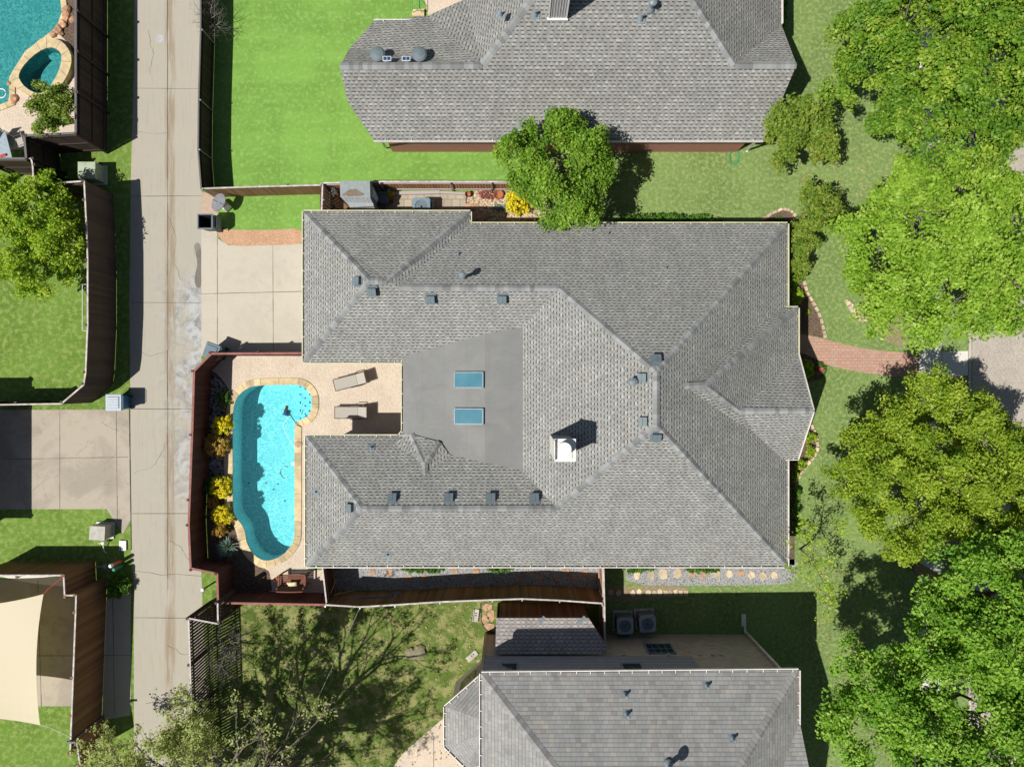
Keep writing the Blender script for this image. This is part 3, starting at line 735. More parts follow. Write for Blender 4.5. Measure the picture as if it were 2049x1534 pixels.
def walls(root, poly, z0, z1, mat, name='wall'):     # poly world points, counter-clockwise
    m = MB(); n = len(poly)
    A = sum(poly[i].x * poly[(i + 1) % n].y - poly[(i + 1) % n].x * poly[i].y for i in range(n))
    if A < 0: poly = poly[::-1]
    for i in range(n):
        a, b = poly[i], poly[(i + 1) % n]; L_ = (b - a).length
        m.face([(a.x, a.y, z0), (b.x, b.y, z0), (b.x, b.y, z1), (a.x, a.y, z1)], uv=[(0, z0), (L_, z0), (L_, z1), (0, z1)])
    return m.build(name, mat, root)
def fascia(root, outline, z, mat, ht=.16):
    m = MB(); n = len(outline)
    for i in range(n):
        a, b = outline[i], outline[(i + 1) % n]
        m.face([(a.x, a.y, z - ht), (b.x, b.y, z - ht), (b.x, b.y, z - .01), (a.x, a.y, z - .01)])
    m.sheet([outline], z - ht); return m.build('soffit', mat, root)
def slope_z(face_pts, px, py):
    pts = [P(*v) for v in face_pts]; n = newell(pts); p0 = pts[0]
    if n.z < 0: n = -n
    # ray from camera
    d = P(px, py, 0) - Vector((0, 0, H)); t = (p0 - Vector((0, 0, H))).dot(n) / d.dot(n)
    q = Vector((0, 0, H)) + d * t; return q, n
def frame_from(n, u0=Vector((1, 0, 0))):
    u = (u0 - n * u0.dot(n)).normalized(); v = n.cross(u); return Matrix((u, v, n)).transposed()
def box_vent(root, face, px, py, sz=.36, tilt=.10):
    q, n = slope_z(face, px, py); R = frame_from(n)
    ht = .16; q = q - Vector((0, 0, 0))
    m = MB()
    m.box(q + n * .008, (sz * 1.35, sz * 1.35, .012), M4=R)
    m.box(q + n * (ht / 2), (sz * .9, sz * .9, ht), M4=R)
    # hood slopes: two halves
    dn = Vector((n.x, n.y, 0)); 
    m.box(q + n * (ht + .015), (sz, sz, .03), M4=R)
    up = -dn.normalized() if dn.length > .01 else Vector((1, 0, 0))
    m.bar(q + n * (ht + .034) + R @ Vector((0, -sz / 2, 0)), q + n * (ht + .034) + R @ Vector((0, sz / 2, 0)), .02, .012)
    return m.build('roof_vent', MT['vent'], root)
def pipe_vent(root, face, px, py, h=.35, r=.05, hat=False):
    q, n = slope_z(face, px, py); m = MB()
    R = frame_from(n); m.box(q + n * .006, (.32, .32, .01), M4=R)
    m.lathe(q + Vector((0, 0, -.05)), [(r * 2.2, .04), (r * 1.15, .18), (r, .19), (r, h + .05)] + ([(r * 2.1, h + .06), (r * 2.1, h + .16), (r * .8, h + .22)] if hat else [(r * .7, h + .05)]), 12)
    return m.build('vent_pipe', MT['pipe'], root)

# ============ main house
random.seed(1)
zE = 2.75; p_ = .58
house = thing('house', 'large tan brick house with grey shingle roof, two skylights and white chimney in the centre', 'house', P(1100, 790, 0))
mN = lambda x, y: onplane(x, y, 'y', 448, -1, zE, p_); mSo = lambda x, y: onplane(x, y, 'y', 1132, 1, zE, p_)
mE = lambda x, y: onplane(x, y, 'x', 1575, -1, zE, p_); gN = lambda x, y: onplane(x, y, 'y', 424, -1, zE, p_)
gW = lambda x, y: onplane(x, y, 'x', 608, 1, zE, p_); gS = lambda x, y: onplane(x, y, 'y', 724, 1, zE, p_); wN = lambda x, y: onplane(x, y, 'y', 872, -1, zE, p_)
A = (608,424,zE); B = (941,424,zE); C = (941,448,zE); D = (1575,448,zE); E = (1575,616,zE)
P1 = (1314,743,6.72); P2 = (1314,850,6.72); G1 = (739,561,4.74); G2 = (775,563,4.72); Q = (1120,577,4.64); R_ = (797,574,4.63)
Q2 = (1113,1017,4.50); S1 = (725,1018,4.47); FN = (1045,655,3.64); FS = (1045,940,3.60)
SW = (613,1132,zE); SE = (1575,1132,zE); GW = (608,724,zE); SWn = (613,872,zE)
fN = [C, D, P1, Q, R_]; fE = [D, SE, P2, P1]; fS = [SW, SE, P2, Q2, S1]; fWm = [P1, P2, Q2, FS, FN, Q]
fgN = [A, B, G2, G1]; fgE = [B, C, R_, G2]; fgW = [A, G1, GW]
fgS = [GW, (806,724,zE), (808,712,2.92), (970,668,3.46), FN, Q, R_, G2, G1]
fsN = [SWn, (798,872,zE), (806,862,2.85), (850,893,3.1), (892,905,3.22), (970,925,3.44), FS, Q2, S1]
fsW = [SWn, S1, SW]
mb = MB(); roof_faces(mb, [fN, fE, fS, fWm, fgN, fgE, fgW, fgS, fsN, fsW])
# entry wing
EV = (1370,772,5.98); EP = (1412,770,6.02); EH = (1480,822,4.55); EG = (1628,822,4.40)
feN = [EV, EP, (1596,616,zE), (1552,616,2.95)]; feE = [EP, (1596,616,zE), (1596,708,zE), EH]
feg = [EH, (1596,708,zE), (1628,822,4.40)]; feS = [EV, EP, EH, EG, (1597,917,zE), (1550,917,2.97)]
roof_faces(mb, [feN, feE, feg, feS])
# little cricket over the inner corner
CQ = (850,928,3.72)
roof_faces(mb, [[(790,885,2.95), (822,868,3.05), CQ, (852,962,3.72)], [(822,868,3.05), (880,884,3.3), CQ], [(880,884,3.3), (902,912,3.3), (852,962,3.72), CQ]])
roof = mb.build('roof', MT['shingle'], house)
caps(roof, [(A, G1), (GW, G1), (G1, G2), (R_, Q), (Q, P1), (D, P1), (P1, P2), (P2, Q2), (P2, SE), (Q2, S1), (S1, SWn), (S1, SW), (EV, EP), (EP, (1596,616,zE)), (EP, EH), (EH, EG), (CQ, (852,962,3.72)), (CQ, (822,868,3.05)), (CQ, (880,884,3.3))])
caps(roof, [(B, G2)], wd=.30, step=.22, lift=.08)
mem = MB()
mem.face([P(806,712,2.86), P(970,668,3.47), P(970,925,3.45), P(892,906,3.23), P(850,894,3.12), P(806,864,2.86)][::-1]); mem.build('flat_roof', MT['membrane'], house)
mem = MB(); mem.face([P(970,668,3.47), P(1046,654,3.66), P(1046,941,3.62), P(970,925,3.45)][::-1]); mem.build('flat_roof', MT['membrane2'], house)
GM = (MT['gutter'], MT['gutter_in']); GB = (MT['gutter_w'], MT['gutter_in2'])
for a, b in [((608,724),(608,424)), ((608,424),(941,424)), ((941,424),(941,448)), ((941,448),(1575,448)), ((1575,448),(1575,616)), ((1552,616),(1596,616)), ((1596,616),(1596,708)), ((806,724),(608,724)), ((806,862),(806,714)), ((613,872),(798,872)), ((613,1132),(613,872)), ((798,872),(806,862))]:
    gutter(house, a, b, zE, GM)
for a, b in [((1575,1132),(613,1132)), ((1575,917),(1575,1132)), ((1597,917),(1550,917))]: gutter(house, a, b, zE, GB)
outl = [A, B, C, D, (1575,616,zE), (1596,616,zE), (1596,708,zE), (1600,822,zE), (1597,917,zE), (1575,917,zE), SE, SW, SWn, (800,872,zE), (806,862,zE), (806,724,zE), GW]
ow = [P(*v) for v in outl]
fascia(house, ow, zE, MT['soffit'])
walls(house, offset(ow, -.45), 0, zE - .17, MT['brick_main'])
gd = MB(); xw = P(608, 500, zE).x + .43
for k in range(4): gd.box((xw, P(0, 575).y, .32 + .56 * k), (.05, 4.4, .54))
gd.build('garage_door', MT['white'], house)
# gable board along the street gable
m = MB()
m.bar(P(1597,917,zE - .03), P(1628,822,4.36), .04, .16); m.bar(P(1598,709,zE - .03), P(1628,822,4.36), .04, .16); m.build('bargeboard', MT['gutter_w'], house)
m = MB(); g0 = [P(1585,715,2.6), P(1590,910,2.6), P(1605,822,4.1)]
m.face(g0); m.face(g0[::-1]); m.build('gable', MT['brick_main'], house)
for f, x, y in [(fgW,717,563),(fgS,745,582),(fgS,862,597),(fgS,1005,597),(fN,1313,721),(fWm,1287,756),(fWm,1289,843),(fS,1313,872),(fsN,786,997),(fsN,899,997),(fsN,983,997),(fsN,1070,997),(fsW,702,1015)]: box_vent(house, f, x, y)
pipe_vent(house, fN, 928, 556, .75, .07, True); pipe_vent(house, fN, 917, 509, .18, .04); pipe_vent(house, fN, 1216, 468, .18, .035); pipe_vent(house, fN, 1331, 537, .18, .035)
pipe_vent(house, fsW, 632, 984, .18, .03); pipe_vent(house, fS, 775, 1109, .18, .03); pipe_vent(house, fsN, 743, 895, .18, .035)
pipe_vent(house, fWm, 1264, 764, .34, .08, True)
# skylights
fl = [(806,712,2.86),(970,668,3.47),(970,925,3.45),(806,864,2.86)]
for y in (760, 832.5):
    q, n = slope_z(fl, 939, y); R = frame_from(n)
    m = MB(); W_, D_ = 1.30, .68
    for c, d in (((0, D_ / 2, .06), (W_, .05, .16)), ((0, -D_ / 2, .06), (W_, .05, .16)), ((W_ / 2, 0, .06), (.05, D_ + .05, .16)), ((-W_ / 2, 0, .06), (.05, D_ + .05, .16))): m.box(q + R @ Vector(c), d, M4=R)
    sk = m.build('skylight', MT['alu'], house)
    m = MB(); m.box(q + R @ Vector((0, 0, .11)), (W_ - .06, D_ - .05, .03), M4=R); m.build('glass', MT['skylight'], sk)
# chimney
ch = MB(); zt = 7.25; kz = 1 - zt / H
x0, x1 = (1111 - 1024.5) * S * kz, (1151 - 1024.5) * S * kz; y0, y1 = (767 - 879) * S * kz, (767 - 922) * S * kz
cx_, cy_ = (x0 + x1) / 2, (y0 + y1) / 2
ch.box((cx_, cy_, (3.9 + zt) / 2 - .05), (x1 - x0 - .06, y0 - y1 - .06, zt - 3.9 - .1)); 
for k in range(10): ch.box((cx_, cy_, 4.8 + k * .26), (x1 - x0 - .04, y0 - y1 - .04, .02))
cho = ch.build('chimney', MT['siding'], house)
m = MB(); m.box((cx_, cy_, zt - .05), (x1 - x0 + .06, y0 - y1 + .06, .10)); m.box((cx_, cy_, zt + .0), (x1 - x0 - .1, y0 - y1 - .1, .06), taper=.8); m.box(((x0 - .03), cy_, 5.9), (.03, y0 - y1 - .05, 3.1)); m.build('cap', MT['white_dirty'], cho, bevel=.01)
m = MB(); cc = P(1131, 900, 7.9); m.lathe((cc.x, cc.y, zt), [(.2, 0), (.2, .22), (.27, .23), (.275, .38), (.26, .40), (.24, .402)], 28); m.build('flue', MT['white'], cho)

# ============ north neighbour
nh = thing('house', 'red brick house with grey shingle roof behind the mown back lawn', 'house', P(1150, 120, 0))
zN = 2.9; nS = lambda x, y: onplane(x, y, 'y', 281, 1, zN, .58)
kx = [nS(683,134)[2], nS(965,130)[2]]
zr = nS(965,130)[2]
def nz(x, y): return nS(x, y)
W0 = (680,132,zr); W1 = (748,281,zN); E1 = (1527,281,zN); E0 = (1594,130,zr); RA = (965,130,zr); RB = (1470,130,zr)
HA = (1107,-60,nz(1107,-60)[2]); HB = (1349,-60,nz(1349,-60)[2])
nfS = [W0, (695,203,3.45), W1, E1, (1560,210,3.4), E0, RB, HB, HA, RA]
nfN = [W0, RA, (856,32,zN), (748,43,zN), (700,96,3.5)]
nfW = [RA, HA, (905,-370,zN), (932,-2,zN), (882,20,zN), (856,32,zN)]
nfE = [RB, HB, (1563,-370,zN), (1563,48,zN)]; nfB = [HA, HB, (1563,-370,zN), (905,-370,zN)]
nfe = [RB, (1563,48,zN), E0]
mb = MB(); roof_faces(mb, [nfS, nfN, nfW, nfE, nfe, nfB]); nroof = mb.build('roof', MT['shingle_n'], nh)
caps(nroof, [(W0, RA), (RA, HA), (RB, HB), (RB, E0)], wd=.32, step=.2)
GN = (MT['gutter_w'], MT['white'])
for a, b in [((1527,281),(748,281)), ((748,43),(856,43)), ((1563,-370),(1563,48))]: gutter(nh, a, b, zN, GN, strap=1.2)
o2 = [P(x, y, zN) for x, y in ((748,281),(1527,281),(1563,220),(1563,-370),(905,-370),(932,0),(856,32),(748,43),(715,130))]
fascia(nh, o2, zN, MT['soffit']); walls(nh, offset(o2, -.45), 0, zN - .17, MT['brick_red'])
m = MB(); c = P(770, 283, 1.5); m.bar(P(765,284,zN - .1), P(772,296,.1), .07, .09); m.build('downspout', MT['gutter_w'], nh)
m = MB(); m.bar(P(1512,283,zN - .1), P(1496,300,.15), .07, .09); m.bar(P(1496,300,.15), P(1494,304,.05), .07, .06); m.build('downspout', MT['gutter_w'], nh)
for x in (757, 840):
    q, n = slope_z(nfN, x, 112); m = MB(); m.lathe(q + Vector((0, 0, -.1)), [(.2, 0), (.2, .22), (.32, .23), (.33, .27), (.26, .33), (.10, .36)], 26); m.build('roof_vent', MT['vent'], nh, smooth=False)
MT['solar'] = m_plain('solar_cell', (.03, .07, .16), .2, .6)
for x in (776, 814):
    q, n = slope_z(nfN, x, 122); R = Matrix.Rotation(.1, 3, 'X'); m = MB(); m.box(q + Vector((0, 0, .2)), (.36, .2, .03)); m.box(q + Vector((0, 0, .09)), (.05, .05, .22)); pn = m.build('solar_panel', MT['white'], nh)
    m = MB()
    for dx in (-.083, .083): m.box(q + Vector((dx, 0, .216)), (.15, .16, .008))
    m.build('cell', MT['solar'], pn)
for x, y, h, r, hat in ((1003,30,.3,.035,False),(1072,30,.3,.05,False),(1283,39,.4,.045,False),(1302,18,.45,.08,True),(1043,251,.4,.045,False)): pipe_vent(nh, nfS if x > 1010 and y > 20 else nfS, x, y, h, r, hat)
m = MB(); q, n = slope_z(nfS, 1098, 38); q2, _ = slope_z(nfS, 1133, 38)
m.box(((q.x + q2.x) / 2, q.y + .5, q.z + 1.2), (q2.x - q.x, 1.0, 3.0)); chn = m.build('chimney', MT['siding'], nh)
for k in range(5): pass
m = MB(); m.box(((q.x + q2.x) / 2, q.y - .03, q.z + .02), (q2.x - q.x + .14, .10, .10))
for xx in (q.x, q2.x): m.box((xx, q.y - .01, q.z + 1.2), (.05, .05, 3.0))
m.build('flashing', MT['white'], chn)
m = MB()
for k in range(8): m.box(((q.x + q2.x) / 2 - .38 + k * .108, q.y - .006, q.z + 1.2), (.02, .02, 2.9))
m.build('siding_batten', MT['gutter_w'], chn)

# ============ south neighbour (two storeys)
sh = thing('house', 'two-storey house with slate coloured shingle roof and pale brick side wall at bottom', 'house', P(1270, 1450, 0))
zS = 5.2; sN = lambda x, y: onplane(x, y, 'y', 1344, -1, zS, .57)
NW = (963,1346,zS); NE = (1597,1340,zS); JW = sN(1111,1534); JE = sN(1480,1534); BW = sN(1190,1640); BE = sN(1420,1640)
sfN = [NW, NE, BE, BW]; sfW = [NW, BW, (963,1960,zS)]; sfB = [BW, BE, (1597,1960,zS), (963,1960,zS)]
sfE = [NE, BE, (1597,1960,zS), (1597,1449,zS)]
sfg = [(1597,1449,zS), (1530,1640,6.25), (1640,1640,6.1), (1602,1452,zS)]
mb = MB(); roof_faces(mb, [sfN, sfW, sfE, sfg, sfB])
BC = (963,1420,3.6)
bw = [(959,1354,2.9), (891,1413,2.9), (891,1492,2.9), (936,1537,2.9), (960,1545,2.9)]
broof = MB()
zb = 4.05
ti = [(968,1386,zb), (964,1440,zb), (964,1470,zb), (966,1530,zb)]
roof_faces(mb, [[bw[0], bw[1], ti[1], ti[0]], [bw[1], bw[2], ti[2], ti[1]], [bw[2], bw[3], ti[3], ti[2]]])
shr = mb.build('roof', MT['shingle_s'], sh)
caps(shr, [(NW, BW), (NE, BE)], wd=.36, step=.2, drop=.45, mat='cap_s')
for a, b, z in [((963,1346),(1597,1340),zS), ((963,1960),(963,1346),zS), ((1597,1340),(1597,1449),zS), ((891,1413),(959,1354),2.9), ((891,1492),(891,1413),2.9), ((936,1537),(891,1492),2.9)]: gutter(sh, a, b, z, GB, strap=.62, w_=.13)
xe = 466.5 * S; yn = -501 * S; xl = P(972, 0, 0).x
wp = [Vector((xl, yn, 0)), Vector((xe, yn, 0)), Vector((xe + .0, -24.8, 0)), Vector((xl, -24.8, 0))]
walls(sh, wp, 0, zS - .17, MT['brick_pale'])
o3 = [P(x, y, zS) for x, y in ((963,1346),(1597,1340),(1597,1449),(1640,1640),(1597,1960),(963,1960))]
fascia(sh, o3, zS, MT['soffit'])
m = MB(); xs = 329.6 * S
for k in range(13):
    z_ = 2.93 + k * .165; m.box(((xl + xs) / 2, yn + .03, z_ + .08), (xs - xl, .05 - .012, .165)); m.box(((xl + xs) / 2, yn + .045, z_ + .01), (xs - xl, .05, .02))
m.build('siding', MT['siding'], sh)
m = MB(); m.box((xe, yn + .02, 2.5), (.12, .10, 5.0)); m.box((xl, yn + .02, 2.4), (.12, .12, 4.8)); m.build('corner_board', MT['trim'], sh)
m = MB(); m.box((xe + .02, yn + .13, 2.5), (.09, .07, 4.9)); dsx = m.build('downspout', MT['gutter_w'], sh)
m = MB(); m.bar((xe - .05, yn + .12, .2), P(1489, 1240, .08), .1, .07); m.box(P(1488, 1240, .1), (.22, .6, .08)); m.build('downspout_shoe', MT['white_dirty'], sh, bevel=.01)
def window(root, x0, x1, z0, z1, y, cols, rows, matf='white'):
    m = MB(); cx = (x0 + x1) / 2
    for a in (x0, x1): m.box((a, y, (z0 + z1) / 2), (.06, .06, z1 - z0 + .06))
    for b in (z0, z1): m.box((cx, y, b), (x1 - x0, .06, .06))
    for i in range(1, cols): m.box((x0 + (x1 - x0) * i / cols, y, (z0 + z1) / 2), (.022, .04, z1 - z0))
    for i in range(1, rows): m.box((cx, y, z0 + (z1 - z0) * i / rows), (x1 - x0, .042, .022))
    f = m.build('window', MT[matf], root); m = MB(); m.box((cx, y - .02, (z0 + z1) / 2), (x1 - x0, .02, z1 - z0)); m.build('pane', MT['glass'], f); return f
ywp = yn + .03
zq = lambda py: H * (1 - 501 / (py - 767))
window(sh, 254 * S, 303 * S, zq(1289), zq(1308), ywp, 4, 2, 'alu')
window(sh, (1003 - 1024.5) * S * .89, (1035 - 1024.5) * S * .89, zq(1331), zq(1331) + 1.1, yn + .08, 1, 1, 'alu')
window(sh, (1243 - 1024.5) * S * .89, (1281 - 1024.5) * S * .89, zq(1331), zq(1331) + 1.1, yn + .08, 1, 1, 'alu')
m = MB()
for x in (1402, 1427, 1443, 1248, 1338):
    fx = (x - 1024.5) * .92 * S; m.box((fx, yn + .03, 2.7), (.16, .09, .10))
m.build('wall_vent', MT['cap_pale'], sh)
for x, y in ((1251,1388),(1254,1427),(1414,1370),(1466,1475)): pipe_vent(sh, sfN, x, y, .3, .05)
pipe_vent(sh, sfN, 1338, 1528, .85, .09, True)
# bay under the small roof
bo = [P(x, y, 2.9) for x, y, _ in bw] + [P(985,1545,2.9), P(985,1354,2.9)]
walls(sh, offset(bo, -.25), 0, 2.75, MT['brick_pale'], 'bay_wall'); fascia(sh, bo, 2.9, MT['soffit'])
m = MB(); a, b = offset(bo, -.23)[0:2]; c = (a + b) / 2
m.bar(Vector((a.lerp(b, .25).x, a.lerp(b, .25).y, 1.4)), Vector((a.lerp(b, .75).x, a.lerp(b, .75).y, 1.4)), .05, 1.1); m.build('window', MT['glass'], sh)
# lean-to shed roof in the side yard
shed = thing('lean_to', 'low lean-to with shingle roof and brown board side against two-storey house', 'lean-to', P(1090, 1265, 0))
lr = [(993,1236,2.45), (1178,1236,2.45), (1214,1292,2.75), (1214,1308,2.85), (991,1308,2.85)]
mb = MB(); roof_faces(mb, [lr])
for i in range(5):
    a, b = P(*lr[i]), P(*lr[(i + 1) % 5]); mb.face([a, b, b - Vector((0, 0, .1)), a - Vector((0, 0, .1))], uv=[(0, 0), (1, 0), (1, .1), (0, .1)])
MT['shingle_lean'] = m_shingle('shingle_lean_to', .165, .26, 'teeth', [(.36, .34, .32), (.46, .44, .41), (.26, .235, .22), (.31, .28, .26), (.17, .155, .15)])
mb.build('roof', MT['shingle_lean'], shed)
m = MB(); a, b = P(998,1236,2.45), P(1178,1236,2.45); k = int((b.x - a.x) / .14); random.seed(8)
for i in range(k): m.box((a.x + (i + .5) * (b.x - a.x) / k, a.y - .06, 1.2), ((b.x - a.x) / k - .006, .02, 2.4), tone=random.random())
m.build('board_wall', MT['f_warm'], shed)
m = MB(); c = P(991, 1272, 0); m.box((P(994,1300,2.4).x, (P(0,1236,2.45).y + yn) / 2 - .05, 1.2), (.04, abs(yn - P(0,1236,2.45).y) - .1, 2.4)); m.build('side_wall', MT['trim'], shed)
m = MB()
for (x, y, l, a) in ((1080,1240,.7,.9),(1155,1243,1.0,.75)):
    q, n = slope_z(lr, x, y + 6); m.bar(q + n * .02, q + n * .02 + Vector((math.cos(a), math.sin(a), 0)) * l * .5 - Vector((0, 0, .08)), .14, .02)
m.build('metal_strip', MT['pipe'], shed)

# ============ neighbour beyond the left picture edge: its roof shades the old driveway
lh = thing('house', 'low grey-roofed house just beyond the left picture edge that shades the old driveway', 'house', P(-250, 930, 0))
def Gp(x, y, z): return ((x - 1024.5) / (1 - z / H) + 1024.5, 767 - (767 - y) / (1 - z / H), z)
a_, b_, c_, d_ = Gp(-5,793,3), Gp(-5,1072,3), Gp(-560,1072,3), Gp(-560,793,3); r1, r2 = Gp(-145,932,5.0), Gp(-420,932,5.0)
mb = MB(); roof_faces(mb, [[a_, b_, r1], [b_, c_, r2, r1], [c_, d_, r2], [d_, a_, r1, r2]]); lr_ = mb.build('roof', MT['shingle_n'], lh)
caps(lr_, [(a_, r1), (b_, r1), (c_, r2), (d_, r2), (r1, r2)])
ol = [P(*v) for v in (a_, b_, c_, d_)]; fascia(lh, ol, 3, MT['soffit']); walls(lh, offset(ol, -.45), 0, 2.83, MT['brick_main'])

# ------------------------------------------------------------------ fences
def fence(label, pts, h, mat, capm, side=1, bw=.14, gap=.0008, rails=2, posts='wood', pstep=2.0, group=None, postm=None, capw=.07, postlocs=None, jag=.012, thick=.02, railm=None):
    """pts: photo pixels of the top line. side=+1: rails and posts on the left of travel."""
    W = [P(x, y, h) for x, y in pts]; W0 = [Vector((p.x, p.y, 0)) for p in W]
    root = thing('fence', label, 'fence', W0[0], group=group)
    bd = MB(); cp = MB(); plist = []
    for i in range(len(W0) - 1):
        a, b = W0[i], W0[i + 1]; d = b - a; L_ = d.length; X = d.normalized(); n = Vector((-X.y, X.x, 0)) * side
        k = max(1, int(L_ / (bw + gap))); st = L_ / k; rz = math.atan2(X.y, X.x)
        for j in range(k):
            hh = h - .03 + random.uniform(-jag, jag); c = a + X * (j + .5) * st
            bd.box((c.x, c.y, hh / 2 + .02), (st - gap, thick, hh - .02), rz=rz + random.uniform(-.002, .002), tone=random.random())
        cp.bar(a + n * .012 + Vector((0, 0, h)), b + n * .012 + Vector((0, 0, h)), capw, .035, tone=random.random())
        rz_ = [h * .12, h * .5, h * .9] if rails == 3 else ([h * .18, h * .85] if rails == 2 else [])
        for z in rz_: rl = MB(); rl.bar(a + n * (thick / 2 + .022) + Vector((0, 0, z)), b + n * (thick / 2 + .022) + Vector((0, 0, z)), .045, .09, tone=random.random()); rl.build('rail', railm or mat, root)
        kp = max(1, round(L_ / pstep))
        for j in range(kp + (1 if i == len(W0) - 2 else 0)): plist.append((a + X * L_ * j / kp + n * .085, rz))
    b_ = bd.build('boards', mat, root); cp.build('cap_rail', capm, root)
    pm = postm or mat; src = None
    for c, rz in plist:
        if src is None:
            m = MB()
            if posts == 'wood': m.box((0, 0, h / 2), (.095, .095, h + .02), tone=.6); m.box((0, 0, h + .02), (.11, .11, .03), tone=.9)
            else: m.tube([(0, 0, 0), (0, 0, h - .02)], .03, 8); m.tube([(0, 0, h - .03), (0, 0, h + .02)], .036, 8)
            src = m.build('post', pm, root, local=True); o = src
        else: o = src.copy(); COL.objects.link(o); o.parent = root
        o.location = c - W0[0]; o.rotation_euler = (0, 0, rz)
    return root
random.seed(3)
fence('tall near-black board fence with rails and posts beside the teal corner pool', [(151,-60),(151,266),(48,271),(52,317),(-40,317)], 2.5, MT['f_dark'], MT['cap_dark'], side=1, rails=3, pstep=1.75, capw=.10)
fence('short near-black fence stub between the corner pool fence and the grassy left yard', [(-10,318),(62,318),(65,330),(67,368)], 2.4, MT['f_dark'], MT['cap_pale'], side=1, rails=0, pstep=1.6)
fence('long curved grey-brown board fence along the left edge of the alley', [(67,369),(169,362),(171,400),(174,460),(176,520),(176,650),(172,745),(168,770),(123,808),(-60,811)], 2.3, MT['f_west'], MT['cap_pale'], side=-1, rails=2, pstep=2.5, bw=.15, gap=.001)
fence('dark board fence with steel posts between the mown back lawn and the alley', [(401,-60),(401,60),(397,200),(396,300),(402,378)], 1.55, MT['f_dark'], MT['cap_dark'], side=1, rails=2, posts='steel', postm=MT['steel'], pstep=2.35, railm=MT['f_dark'])
fence('low brown picket fence along the bottom of the mown back lawn', [(402,378),(520,374),(642,371)], 1.5, MT['f_brown'], MT['cap_pale'], side=1, rails=2, posts='steel', postm=MT['steel'], pstep=2.0, bw=.12, gap=.03)
fence('orange-brown picket fence with pale rails behind the grey storage shed', [(643,422),(644,400),(645,366),(760,363),(900,363),(1065,363),(1120,364)], 1.5, MT['f_orange'], MT['cap_pale'], side=-1, rails=2, posts='steel', postm=MT['steel'], pstep=2.6, bw=.12, gap=.025, railm=MT['f_grey'])
fence('red-brown stained board fence wrapped round the pool and its flower bed', [(610,707),(423,708),(389,742),(385,870),(380,1000),(378,1050),(382,1136),(435,1147),(437,1205),(540,1207),(650,1209)], 1.8, MT['f_red'], MT['f_redcap'], side=-1, rails=2, pstep=2.35, capw=.10)
fence('brown cedar fence with weathered rails between gravel side yard and patchy lawn', [(651,1209),(720,1213),(790,1209),(880,1203),(985,1199),(1045,1197),(1120,1200),(1206,1206)], 2.2, MT['f_warm'], MT['cap_pale'], side=-1, rails=2, pstep=2.0, bw=.13, posts='steel', postm=MT['steel'], railm=MT['f_grey'])
fence('short cross fence with red and grey rails next to the garden bench', [(645,1136),(653,1207)], 1.9, MT['f_red'], MT['cap_pale'], side=1, rails=2, pstep=1.7, railm=MT['f_orange'])
fence('short weathered cross fence beside the two air conditioner units', [(1208,1133),(1210,1210),(1211,1288)], 2.1, MT['f_orange'], MT['cap_pale'], side=-1, rails=2, pstep=1.9, railm=MT['f_grey'])
fence('dark gappy picket fence at the bottom edge of the alley', [(436,1206),(437,1248),(378,1237),(381,1330),(384,1430),(389,1560)], 2.4, MT['f_west'], MT['cap_pale'], side=-1, rails=2, pstep=2.4, bw=.10, gap=.045)
fence('warm brown board fence round the yard with the cream shade sail', [(-60,1150),(128,1150),(130,1190),(153,1190),(152,1225),(147,1355),(141,1508)], 2.4, MT['f_warm'], MT['cap_pale'], side=-1, rails=2, pstep=2.3, bw=.13)
fence('narrow brown gate panel beyond the shade sail yard', [(153,1478),(161,1530)], 2.2, MT['f_warm'], MT['cap_pale'], side=-1, rails=2, pstep=1.5, bw=.13)

# ------------------------------------------------------------------ trees and plants
def quads(name, C, N, U, size, tones, mat, root, aspect=.62):
    """leaf-sized diamond faces; C centres, N normals, U in-plane dirs (numpy)"""
    n = len(C); V = np.cross(N, U)
    sz = size[:, None]
    v = np.empty((n, 4, 3)); v[:, 0] = C - U * sz; v[:, 1] = C - V * sz * aspect; v[:, 2] = C + U * sz; v[:, 3] = C + V * sz * aspect
    v[:, 0] -= N * sz * .12; v[:, 2] -= N * sz * .12
    off = np.array(rootloc(root)); v -= off
    me = bpy.data.meshes.new(name); me.vertices.add(n * 4); me.vertices.foreach_set('co', v.reshape(-1))
    me.loops.add(n * 4); me.loops.foreach_set('vertex_index', np.arange(n * 4, dtype=np.int32))
    me.polygons.add(n); me.polygons.foreach_set('loop_start', np.arange(0, n * 4, 4, dtype=np.int32)); me.polygons.foreach_set('loop_total', np.full(n, 4, dtype=np.int32))
    me.materials.append(mat); a = me.attributes.new('tone', 'FLOAT', 'FACE'); a.data.foreach_set('value', tones.astype(np.float32))
    me.update(); me.validate()
    o = bpy.data.objects.new(name, me); COL.objects.link(o); o.parent = root; return o
def nrm(a): return a / np.maximum(1e-9, np.linalg.norm(a, axis=1, keepdims=True))
def leaves(rng, centres, rc, per, size, up=.7, flat=.6, tvar=.25):
    k = len(centres); n = k * per
    d = nrm(rng.normal(size=(n, 3))) * (rng.random((n, 1)) ** .5); d[:, 2] *= flat
    rcs = np.repeat(rc, per)[:, None]
    C = np.repeat(centres, per, axis=0) + d * rcs
    N = nrm(rng.normal(size=(n, 3)) * .55 + np.array([0, 0, up]) + d * .5)
    U = nrm(np.cross(N, rng.normal(size=(n, 3))))
    T = np.clip(np.repeat(rng.random(k), per) * .6 + rng.random(n) * .5 + rng.normal(size=n) * tvar * .3, 0, 1)
    return C, N, U, size * (.6 + .7 * rng.random(n)), T
